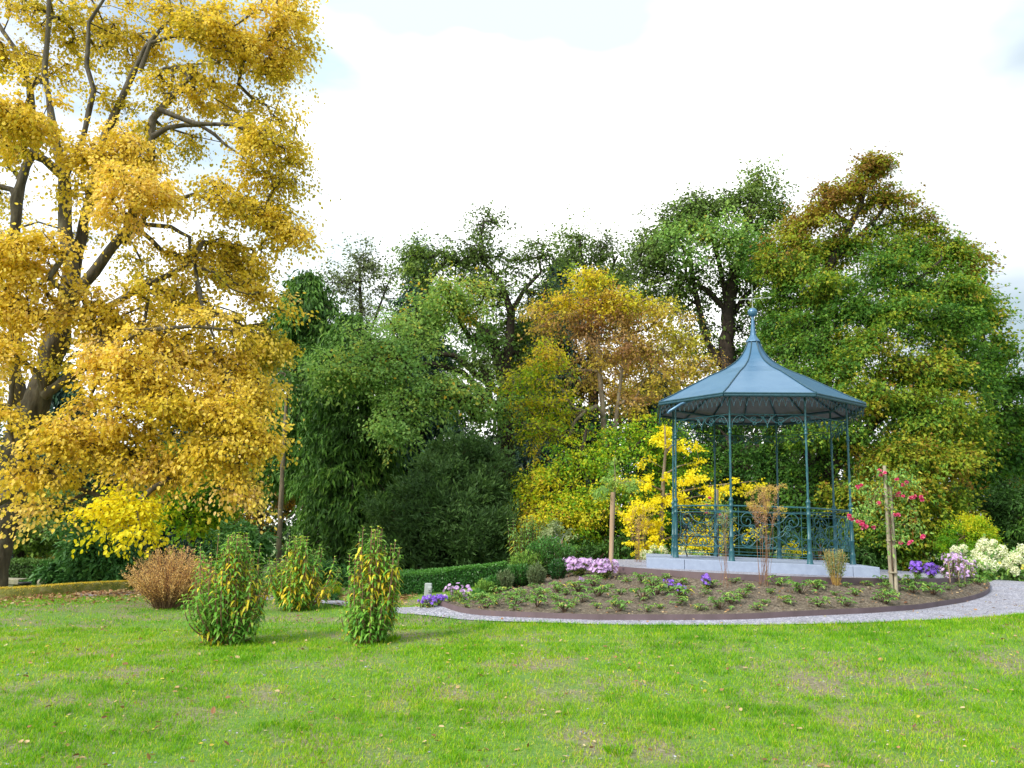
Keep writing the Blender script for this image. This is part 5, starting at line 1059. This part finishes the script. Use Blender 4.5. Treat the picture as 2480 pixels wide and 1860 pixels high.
for j, (px, pb_, pt, Y, wd, n, mat, tone, lab) in enumerate([
  (1330,1400,1296,16.0,.50,380,'hedge',.55,'biggest upright juniper shrub at the top of the left shrub row'),
  (1275,1410,1330,15.7,.34,200,'conifer',.8,'upright juniper left of the biggest one in the row'),
  (1258,1425,1362,15.1,.28,170,'hedge',.4,'mid-sized dark juniper in the middle of the shrub row'),
  (1298,1420,1362,14.7,.16,70,'greygreen',.1,'slim grey-green rosemary in front of the biggest juniper'),
  (1222,1437,1376,14.8,.15,70,'greygreen',.08,'slim grey-green rosemary between the lower junipers'),
  (1198,1442,1392,14.9,.24,130,'hedge',.4,'fresh green rounded juniper low in the shrub row'),
  (1172,1447,1403,14.6,.18,80,'conifer',.75,'dull green juniper at the low left end of the shrub row'),
  (1350,1412,1350,14.9,.15,70,'hedge',.15,'narrow dark juniper just left of the lilac asters')]):
    p = at(px, pb_, Y); zg = max(g(p[0], p[1]), bed_z(p[0], p[1]) if inpoly(np.array([p[0]]), np.array([p[1]]), BED)[0] else -9); base = np.array([p[0], p[1], zg-.02])
    spikes('juniper' if 'juniper' in lab else 'rosemary', lab, base, at(px, pt, Y)[2]-zg, wd, n, mat, 200+j, tone=tone)
p = ground_at(1160, 14.2, 1455); spikes('juniper', 'tiny lime green shoot clump left of the shrub row', p, .25, .12, 40, 'hedge', 230, tone=.6)
# leafy shrub and small standard tree behind the row
p = ground_at(1285, 17.6, 1400); longleaf('leafy_shrub', 'loose leafy green shrub rising behind the juniper row', p, at(1290,1250,17.6)[2]-p[2], .62, 100, 240, sz=.11, mat='oaklight', bark='twig', lw=.34, prof=lambda t: 1-.45*t)
p = ground_at(1353, 16.6, 1372); st_ = thing('standard_tree', p, 'little grey-green standard tree with a round head, left end of the terrace', 'tree')
rr = np.random.default_rng(5); C, T, O, Mi = crown_clumps([(1353,1288,30,26,16.6,34,.75),(1330,1300,18,16,16.6,7,.7),(1376,1290,18,14,16.6,7,.7),(1350,1312,14,16,16.6,8,.6)], rr)
tm = MB(); grow(tm, [stem_px([(1351,1374,.016),(1353,1340,.014),(1357,1316,.012)], 16.6)], C, .02, r_tip=.0022, minr=.002, seg=.15); tm.build('trunk', 'white', st_, p)
fm = MB(); foliage(fm, C, T, O, 34, .045, .11, rr, T_DIA, flat=.8, ws=.5); fm.build('crown', 'greygreen', st_, p)
q = np.array([p[0]+.055, p[1]-.03, p[2]]); mb = MB(); tube(mb, [q-np.array([0,0,.1]), (*(q[:2]+.0), at(1357,1308,16.6)[2])], .018, 8); tag(mb.build('tree_stake', 'newwood', None, q), 'thin brown stake supporting the little round-headed tree', 'stake')
# staked young tree on the bed
p = bedp(1479, 1376, 14.9); p[2] = .95
q = p+np.array([0, -.0, 0]); mb = MB(); ztop = at(1484, 1192, 14.9)[2]; xt = at(1484, 1192, 14.9)[0]; tube(mb, [(q[0], q[1], q[2]-.2), (xt, q[1], ztop)], .042, 12); tag(mb.build('tree_stake', 'newwood', None, q), 'thick round wooden stake beside the bed, left of the pavilion', 'stake')
yt = thing('young_tree', p+np.array([.03,.09,0]), 'young tree tied to the thick stake, small drooping head above it', 'tree'); C, T, O, Mi = crown_clumps([(1488,1140,8,30,15,7,.6),(1462,1180,26,9,15,9,.55),(1514,1172,24,10,15,9,.55),(1482,1160,22,12,15,8,.6),(1528,1185,12,6,15,4,.5),(1448,1190,12,5,15,3,.5)], rr)
b0 = p+np.array([.03,.09,0]); tm = MB(); grow(tm, [[(b0[0], b0[1], b0[2]-.05, .016), tuple(at(1487,1250,15))+(.015,), tuple(at(1490,1160,15))+(.012,), tuple(at(1488,1110,15))+(.004,)]], C, .02, r_tip=.0025, minr=.002, seg=.15); tm.build('trunk', 'barkpale', yt, b0)
fm = MB(); foliage(fm, C, T, O, 34, .05, .13, rr, T_DIA, flat=.4, hang=.4, ws=.45); fm.build('crown', 'oaklight', yt, b0)
# rose pillar: two rough posts side by side and a climbing rose
p = bed_hit(2165, 1432); mb = MB(); top = at(2147, 1128, p[1])
for dx, hh in ((-.035, 0), (.04, -.35)):
    a0 = p+np.array([dx, 0, -.15]); a1 = np.array([top[0]+dx, top[1]+.0, top[2]+hh]); tube(mb, [a0, (a0+a1)/2, a1], [.034, .032, .030], 8)
for f in (.15, .4, .65): c = p*(1-f)+top*f; lathe(mb, c, [(.075,-.012),(.078,0),(.075,.012)], 10)
tag(mb.build('rose_pillar', 'wood', None, p), 'tall weathered double wooden post in the bed, right of the pavilion', 'post')
YR = p[1]
def rose(label, base, canes, blooms, seed, Y, lsz=.055):
    rr = np.random.default_rng(seed); root = thing('climbing_rose', base, label, 'rose'); tm, fm = MB(), MB(); P, D = [], []
    for c in canes:
        pts = catmull([at(a, b, Y+dy) for a, b, dy in c], 5); tube(tm, pts, np.linspace(.010, .003, len(pts)), 5, cap=False)
        n = int(len(pts)*9); ci = rr.random(n)*(len(pts)-1)*.8+.2*(len(pts)-1); q = np.stack([np.interp(ci, np.arange(len(pts)), pts[:, j]) for j in range(3)], 1); P.append(q+rr.normal(size=(n, 3))*.07); D.append(norm(rr.normal(size=(n, 3))+np.array([0, 0, -.2])))
    P, D = np.concatenate(P), np.concatenate(D); L = lsz*(.6+.7*rr.random(len(P))); leaves(fm, P, D, norm(rr.normal(size=P.shape)*.6+np.array([0, -.2, 1])), L, L*.5, np.clip(.6+.2*rr.normal(size=len(P)), 0, 1), T_DIA, .3)
    tm.build('stems', 'twig', root, base); fm.build('leaves', 'bedplant', root, base)
    for px, py, r, k in blooms:
        c0 = at(px, py, Y-.1); mb = MB()
        for j in range(k):
            c = c0+rr.normal(size=3)*np.array([1, .6, .6])*r*(k > 1)*.9; n = 22; d = rnd(n, rr)*np.array([1, 1, .7])+np.array([0, 0, .1]); leaves(mb, np.repeat(c[None], n, 0), d, rnd(n, rr), .040, .040, rr.random(n), T_ROUND, .1)
        mb.build('blossom', 'pink', root, base)
rose('pink climbing rose sprawling over the tall double post', p, [[(2163,1420,0),(2158,1300,-.1),(2155,1200,-.1),(2150,1150,0)],[(2160,1330,-.1),(2150,1220,0),(2120,1195,.1),(2085,1180,.1),(2078,1178,.1)],[(2156,1260,0),(2130,1180,0),(2110,1215,0),(2090,1240,0),(2070,1260,0)],[(2130,1190,0),(2110,1220,-.1),(2100,1245,-.1),(2098,1260,-.1)],
   [(2155,1240,0),(2175,1170,0),(2205,1165,0),(2225,1180,0)],[(2156,1220,0),(2180,1190,0),(2210,1230,0),(2235,1300,0)],[(2160,1280,0),(2190,1270,.1),(2230,1290,.1)],[(2152,1180,0),(2135,1150,0),(2128,1140,0)],[(2150,1200,0),(2180,1150,0),(2195,1170,0)],[(2160,1330,0),(2185,1300,0),(2195,1312,0)]],
   [(2131,1150,.05,3),(2082,1178,.03,2),(2172,1160,.02,1),(2200,1171,.05,2),(2184,1197,.05,3),(2207,1204,.03,2),(2221,1207,.04,3),(2128,1218,.03,1),(2063,1256,.05,3),(2085,1266,.05,4),(2098,1275,.06,5),(2170,1245,.04,2),(2190,1311,.06,3),(2230,1297,.04,2)], 301, YR, .06)
# second rose behind the pavilion
p = ground_at(1738, 18.9, 1365); p[2] = .95; mb = MB(); tube(mb, [p-np.array([0,0,.1]), at(1735,1185,18.9)], .05, 8); tag(mb.build('rose_pillar', 'wood', None, p), 'distant wooden post seen through the pavilion', 'post')
rose('distant pink rose seen through the left half of the pavilion', p, [[(1738,1360,0),(1740,1260,0),(1752,1200,0)],[(1738,1300,0),(1715,1230,0),(1712,1215,0)],[(1740,1280,0),(1758,1230,0),(1770,1240,0)]], [(1717,1205,.03,2),(1712,1222,.02,1),(1743,1247,.05,3),(1760,1250,.04,2),(1711,1240,.02,1)], 302, 18.7, .07)
# tall dried perennials
def wisp(label, px, pb_, pt, Y, w, nst, nfl, seed, mat='dryflower', low=.35, name='tall_perennial', group=None, base=None):
    rr = np.random.default_rng(seed); b = np.array([*at(px, pb_, Y or 12.85)[:2], 0.])
    if Y is None: b[2] = bed_z(b[0], b[1])-.01
    if Y is not None: b[2] = max(g(b[0], b[1]), .95 if np.hypot(b[0]-C0[0], b[1]-C0[1]) < 3 else -9)
    H = at(px, pt, b[1])[2]-b[2]; root = thing(name, b, label, 'plant', group); tm, fm = MB(), MB(); P, D, T = [], [], []
    for k in range(nst):
        a = rr.random()*6.283; hz = np.array([math.cos(a), math.sin(a), 0]); q = rr.random(); e = b+hz*w*q+np.array([0, 0, H*(.72+.3*rr.random())]); m = b+hz*w*.18*q+np.array([0, 0, H*.45]); cv = rr.normal(size=3)*np.array([.05, .05, .02]); c = catmull([b-np.array([0,0,.03])+hz*(.05+.04*rr.random()), m+cv, e, e+hz*.09*q+cv+np.array([0,0,.01])], 6); tube(tm, c, np.linspace(.0026, .0016, len(c)), 4, cap=False)
        n = nfl; s = low+(1-low)*rr.random(n); ci = s*(len(c)-1); pp = np.stack([np.interp(ci, np.arange(len(c)), c[:, j]) for j in range(3)], 1); P.append(pp+rr.normal(size=(n, 3))*.020); D.append(norm(rr.normal(size=(n, 3))*.6+np.array([0, 0, .6]))); T.append(np.clip(s*1.0-.12+rr.normal(size=n)*.12, 0, 1))
    P, D, T = map(np.concatenate, (P, D, T)); L = .024*(.6+.8*rr.random(len(P))); leaves(fm, P, D, rnd(len(P), rr), L, L*.34, T, T_DIA)
    tm.build('stems', 'redtwig', root, b); fm.build('flower_heads', mat, root, b)
wmat = M['wisp'] = leafmat('dried_flower_spray', [(0,(.40,.22,.17)),(.45,(.52,.30,.20)),(.70,(.62,.45,.12)),(1,(.72,.62,.08))], .3)
wisp('tallest dried perennial with yellow-tipped pink-brown plumes, before the middle of the railing', 1850, 1409, 1188, None, .27, 22, 170, 311, 'wisp', .50)
wisp('faint beige dried perennial before the left railing panel', 1758, 1408, 1235, None, .13, 9, 70, 312, 'greygreen', .35)
wisp('wispy beige perennial behind the terrace, left of the pavilion', 1545, 1372, 1235, 17.6, .45, 16, 110, 313, 'wisp', .3)
# ornamental thin grass, grey-green
def tuft(name, label, px, pb_, H, w, n, mat, seed, leaf=.05, low=.35, per=20, group=None):
    rr = np.random.default_rng(seed); b = bedp(px, pb_); root = thing(name, b, label, 'plant', group); tm, fm = MB(), MB(); P, D = [], []
    for k in range(n):
        a = rr.random()*6.283; hz = np.array([math.cos(a), math.sin(a), 0]); q = rr.random()**.6; e = b+hz*w*q+np.array([0, 0, H*(.75+.3*rr.random())]); c = catmull([b+hz*.04*q-np.array([0,0,.02]), (b+e)/2+hz*.02, e], 4); tube(tm, c, .0028, 4, cap=False)
        s = low+(1-low)*rr.random(per); ci = s*(len(c)-1); pp = np.stack([np.interp(ci, np.arange(len(c)), c[:, j]) for j in range(3)], 1); P.append(pp+rr.normal(size=(per, 3))*.025); D.append(norm(rr.normal(size=(per, 3))+np.array([0, 0, .5])))
    P, D = np.concatenate(P), np.concatenate(D); L = leaf*(.6+.7*rr.random(len(P))); leaves(fm, P, D, rnd(len(P), rr), L, L*.3, rr.random(len(P)), T_DIA); tm.build('stems', 'dryflower', root, b); fm.build('leaves', mat, root, b)
tuft('russian_sage', 'airy grey-green bushy plant with straw stems before the right end of the plinth', 2025, 1418, .58, .20, 60, 'greygreen', 321, .04, .35, 26)
# asters
def aster(label, px, pb_, pt, w, n, mat, seed, Y=None, name='aster', leafm='bedplant', group=None, fl=.016, stem='twig', per=11):
    rr = np.random.default_rng(seed)
    if Y is None: b = bedp(px, pb_)
    else: b = at(px, pb_, Y); b[2] = max(g(b[0], b[1]), .99 if (np.hypot(b[0]-C0[0], b[1]-C0[1]) < 3.3) else -9)
    H = max(at(px, pt, b[1])[2]-b[2], .1); root = thing(name, b, label, 'flower', group); tm, fm, lm = MB(), MB(), MB(); Pl = []
    for k in range(n):
        a = rr.random()*6.283; hz = np.array([math.cos(a), math.sin(a), 0]); q = rr.random()**.5; e = b+hz*w*q+np.array([0, 0, H*(.40+.70*rr.random())*(1-.15*q)]); c = catmull([b-np.array([0,0,.02])+hz*.03*q, (b+e)/2, e], 3); tube(tm, c, .0025, 4, cap=False)
        nf = norm(hz*(.25+.6*q)+np.array([0, 0, .55])+rr.normal(size=3)*.35); uu_ = norm(np.cross(nf, [.3, .1, 1.])); ww_ = np.cross(nf, uu_); aa = np.arange(per)[:, None]*6.283/per; d = np.cos(aa)*uu_+np.sin(aa)*ww_+nf*.25
        leaves(fm, np.repeat(e[None], per, 0), d, nf[None]+rr.normal(size=(per, 3))*.1, fl*(1.1+.4*rr.random()), fl*.55, rr.random(per), T_DIA)
        s = rr.random(6)*.85; Pl.append(c[0]+(c[-1]-c[0])*s[:, None])
    Pl = np.concatenate(Pl); leaves(lm, Pl, rnd(len(Pl), rr), rnd(len(Pl), rr), .04, .012, .2+.8*rr.random(len(Pl)), T_DIA)
    tm.build('stems', stem, root, b); fm.build('flowers', mat, root, b); lm.build('leaves', leafm, root, b)
aster('large cloud of lilac asters left of the thick stake', 1400, 1392, 1352, .30, 190, 'lilac', 401, fl=.032)
aster('lilac aster clump touching the foot of the thick stake', 1462, 1400, 1354, .26, 130, 'lilac', 402, fl=.032)
aster('small lilac aster clump beside the narrow dark juniper', 1362, 1392, 1360, .14, 40, 'lilac', 403, fl=.032)
aster('single tiny lilac aster low on the slope', 1408, 1412, 1398, .03, 14, 'lilac', 404, fl=.026)
aster('violet asters in front of the grey socket post', 1040, 1474, 1444, .13, 46, 'violet', 405, fl=.024)
aster('second violet aster tuft right of the socket post foot', 1064, 1474, 1444, .12, 36, 'violet', 415, fl=.024)
aster('small violet aster left of the socket post foot', 1022, 1473, 1449, .08, 16, 'violet', 416, fl=.02)
aster('straggly pale pink asters right of the socket post', 1098, 1470, 1415, .22, 26, 'lilac', 406, Y=13.4, fl=.03)
aster('pale pink aster sprig left of the low juniper', 1128, 1462, 1420, .10, 26, 'lilac', 407, Y=13.6, fl=.03)
aster('violet aster low on the slope, rightmost of the middle pair', 1648, 1444, 1416, .08, 26, 'violet', 408, fl=.024)
aster('dull violet aster with yellow lower leaves, leftmost of the middle pair', 1622, 1432, 1402, .10, 22, 'violet', 409, fl=.022)
aster('bright violet aster with yellow lower leaves before the plinth', 1711, 1428, 1392, .08, 34, 'violet', 410, fl=.026)
aster('violet aster on the terrace, nearest the rose post', 2220, 1392, 1360, .11, 56, 'violet', 411, Y=14.6, fl=.03)
aster('broad violet aster on the terrace, right of its twin', 2256, 1396, 1366, .13, 70, 'violet', 412, Y=14.4, fl=.03)
aster('pale lilac michaelmas daisies among three thin stakes', 2305, 1392, 1338, .22, 90, 'lilac', 413, Y=14.9, fl=.028)
aster('pale lilac daisies at the hydrangeas, right of the thin stakes', 2340, 1392, 1352, .20, 60, 'lilac', 414, Y=15.4, fl=.026)
for j, (a, b_, c, d) in enumerate([(2301,1398,2296,1360), (2322,1395,2319,1352), (2336,1394,2333,1358)]):
    p = at(a, b_, 14.6+.2*j); t_ = at(c, d, p[1]); mb = MB(); tube(mb, [p-np.array([0,0,.15]), t_], .010, 6); tag(mb.build('plant_stake', 'newwood', None, p), ['leftmost', 'middle', 'rightmost'][j]+' of three thin canes among the pale daisies at right', 'stake')
# hydrangeas
def hydrangea(label, base, H, W_, nh, seed, group=None, hr=.118):
    rr = np.random.default_rng(seed); base = np.array(base, float); root = thing('hydrangea', base, label, 'hydrangea', group); tm, lm = MB(), MB(); A = []
    for k in range(nh):
        a = rr.random()*6.283; q = rr.random()**.5; e = base+np.array([W_*q*math.cos(a), W_*q*math.sin(a)*.7, H*(.35+.65*rr.random())*(1-.3*q*q)]); A.append(e); tube(tm, [base-np.array([0,0,.05]), (base+e)/2+np.array([0,0,-.05]), e], [.008, .006, .004], 5, cap=False)
        mb = MB(); n = 300; d = rnd(n, rr); pp = e+d*np.array([1, 1, 1.2])*hr*(.6+.5*rr.random())*(rr.random((n, 1))**.25); leaves(mb, pp, rnd(n, rr), d+rr.normal(size=(n, 3))*.3, .032, .032, rr.random(n), T_ROUND); mb.build('flower_head', 'cream', root, base)
    A = np.array(A); n = 620; k = rr.integers(0, nh, n); P = A[k]*(1-(t := rr.random((n, 1))*.85))+base*t+rr.normal(size=(n, 3))*.10; P[:, 2] = np.maximum(P[:, 2], base[2]+.02); leaves(lm, P, rnd(n, rr), norm(rr.normal(size=(n, 3))*.6+np.array([0,0,1])), .10, .06, np.clip(.5+.25*rr.normal(size=n), 0, 1), T_DIA, .2)
    tm.build('stems', 'twig', root, base); lm.build('leaves', 'bedplant', root, base)
for j, (px, pb_, Y, pt, w_, nh, lab) in enumerate([(2350,1398,18.2,1322,.40,15,'leftmost white hydrangea beside the pale daisies'),(2410,1404,17.8,1300,.46,17,'tallest white hydrangea, topped by two big heads'),(2465,1410,17.6,1325,.42,15,'white hydrangea at the right edge of the photograph'),(2375,1404,17.3,1355,.34,8,'low front white hydrangea near the gravel'),(2530,1410,17.4,1320,.42,10,'white hydrangea cut off by the right edge')]):
    p = ground_at(px, Y, pb_); hydrangea(lab, p, at(px, pt, Y)[2]-p[2], w_, nh, 500+j)
p = ground_at(1592, 19.2, 1365); hydrangea('distant white hydrangea behind the left end of the plinth', p, at(1592,1332,19.2)[2]-p[2]+.05, .42, 11, 510)
p = ground_at(1680, 19.4, 1365); hydrangea('distant white hydrangea seen under the bench through the railing', p, at(1680,1340,19.4)[2]-p[2]+.05, .5, 9, 511)
p = ground_at(1905, 18.6, 1365); hydrangea('small white hydrangea seen through the railing near the middle', p, at(1905,1343,18.6)[2]-p[2]+.05, .35, 6, 512)
p = ground_at(1920, 18.5, 1365); bush('yellow_leaved_plant', 'sparse yellow-leaved plant behind the railing in the middle', p, [(1910,1330,14,20,18.5,8,.5),(1935,1340,16,14,18.5,7,.5)], 'ginkgo', 14, .07, .1, 514, stems=4, r=.006, cat='plant')
# ground-cover perennials: one object each
protos = []
def clump(seed, r=.13):
    rr = np.random.default_rng(seed); root = thing('bed_perennial', (0, 0, 0), None, 'plant', 'young leafy perennials planted over the bed'); sm, lm = MB(), MB(); n = 46+int(30*rr.random()); P, D, Nn = [], [], []
    for k in range(16):
        a = rr.random()*6.283; q = rr.random()**.5*r; e = np.array([q*math.cos(a), q*math.sin(a), .05+.09*rr.random()]); tube(sm, [(0, 0, -.02), e*.55+np.array([0, 0, .02]), e], .003, 4, cap=False)
        for j in range(5): b = a+j*1.26+rr.normal()*.2; P.append(e); D.append((math.cos(b), math.sin(b), .15*rr.normal())); Nn.append((.2*rr.normal(), .2*rr.normal(), 1))
    P, D, Nn = map(np.array, (P, D, Nn)); L = .050*(.7+.6*rr.random(len(P))); leaves(lm, P, D, Nn, L, L*.62, np.clip(.45+.2*rr.normal(size=len(P))+(rr.random(len(P)) < .07)*.5, 0, 1), T_STAR, .35)
    sm.build('stems', 'twig', root); lm.build('leaves', 'bedplant', root); return root
protos = [clump(600+k) for k in range(6)]
pts = []; tries = 0; rq = np.random.default_rng(77)
while len(pts) < 110 and tries < 9000:
    tries += 1; x, y = rq.uniform(-1.2, 9.8), rq.uniform(11.3, 17)
    if not inpoly(np.array([x]), np.array([y]), BED)[0]: continue
    if min(np.hypot(BED[:, 0]-x, BED[:, 1]-y)) < .13: continue
    if any((x-a)**2+(y-b)**2 < (.29+.14*(x > 1.5)*rq.random())**2 for a, b in pts): continue
    if y > 13.9 and x < 2.4: continue
    pts.append((x, y))
used = set()
for k, (x, y) in enumerate(pts):
    v = k % 6; o = protos[v] if v not in used else copy_tree(protos[v]); used.add(v)
    o.location = (x, y, bed_z(x, y)-.005); o.rotation_euler.z = rq.random()*6.28; s = (.6+.95*rq.random()**1.3); o.scale = (s, s, s*.95)
    o['label'] = 'one of the small green leafy perennials dotted over the soil of the bed'
# stray taller grass clumps at shrub feet
def gtuft(label, px, py, n, H, w, seed):
    rr = np.random.default_rng(seed); p = hit(px, py); mb = MB(); a = rr.random(n)*6.283; q = rr.random(n)**.5*w; P = np.stack([p[0]+q*np.cos(a), p[1]+q*np.sin(a), np.full(n, p[2]-.01)], 1)
    D = norm(np.stack([np.cos(a)*.35, np.sin(a)*.35, np.ones(n)], 1)+rr.normal(size=(n, 3))*.15); leaves(mb, P, D, rnd(n, rr), H*(.6+.5*rr.random(n)), .007, np.clip(.3+.2*rr.normal(size=n), 0, 1), T_STRIP, .35); tag(mb.build('grass_tuft', 'grass', None, p), label, 'grass tuft')
gtuft('tall grass tuft at the foot of the tall narrow shrub', 940, 1552, 150, .17, .15, 701)
gtuft('dark grass tuft in the right foreground near the bottom edge', 1498, 1822, 160, .09, .10, 702)
gtuft('thick grass tuft in the foreground left of centre', 690, 1755, 120, .075, .10, 703)
gtuft('grass tuft at the base of the widest long-leaved shrub', 505, 1562, 120, .10, .2, 704)
print('leaves', NL)
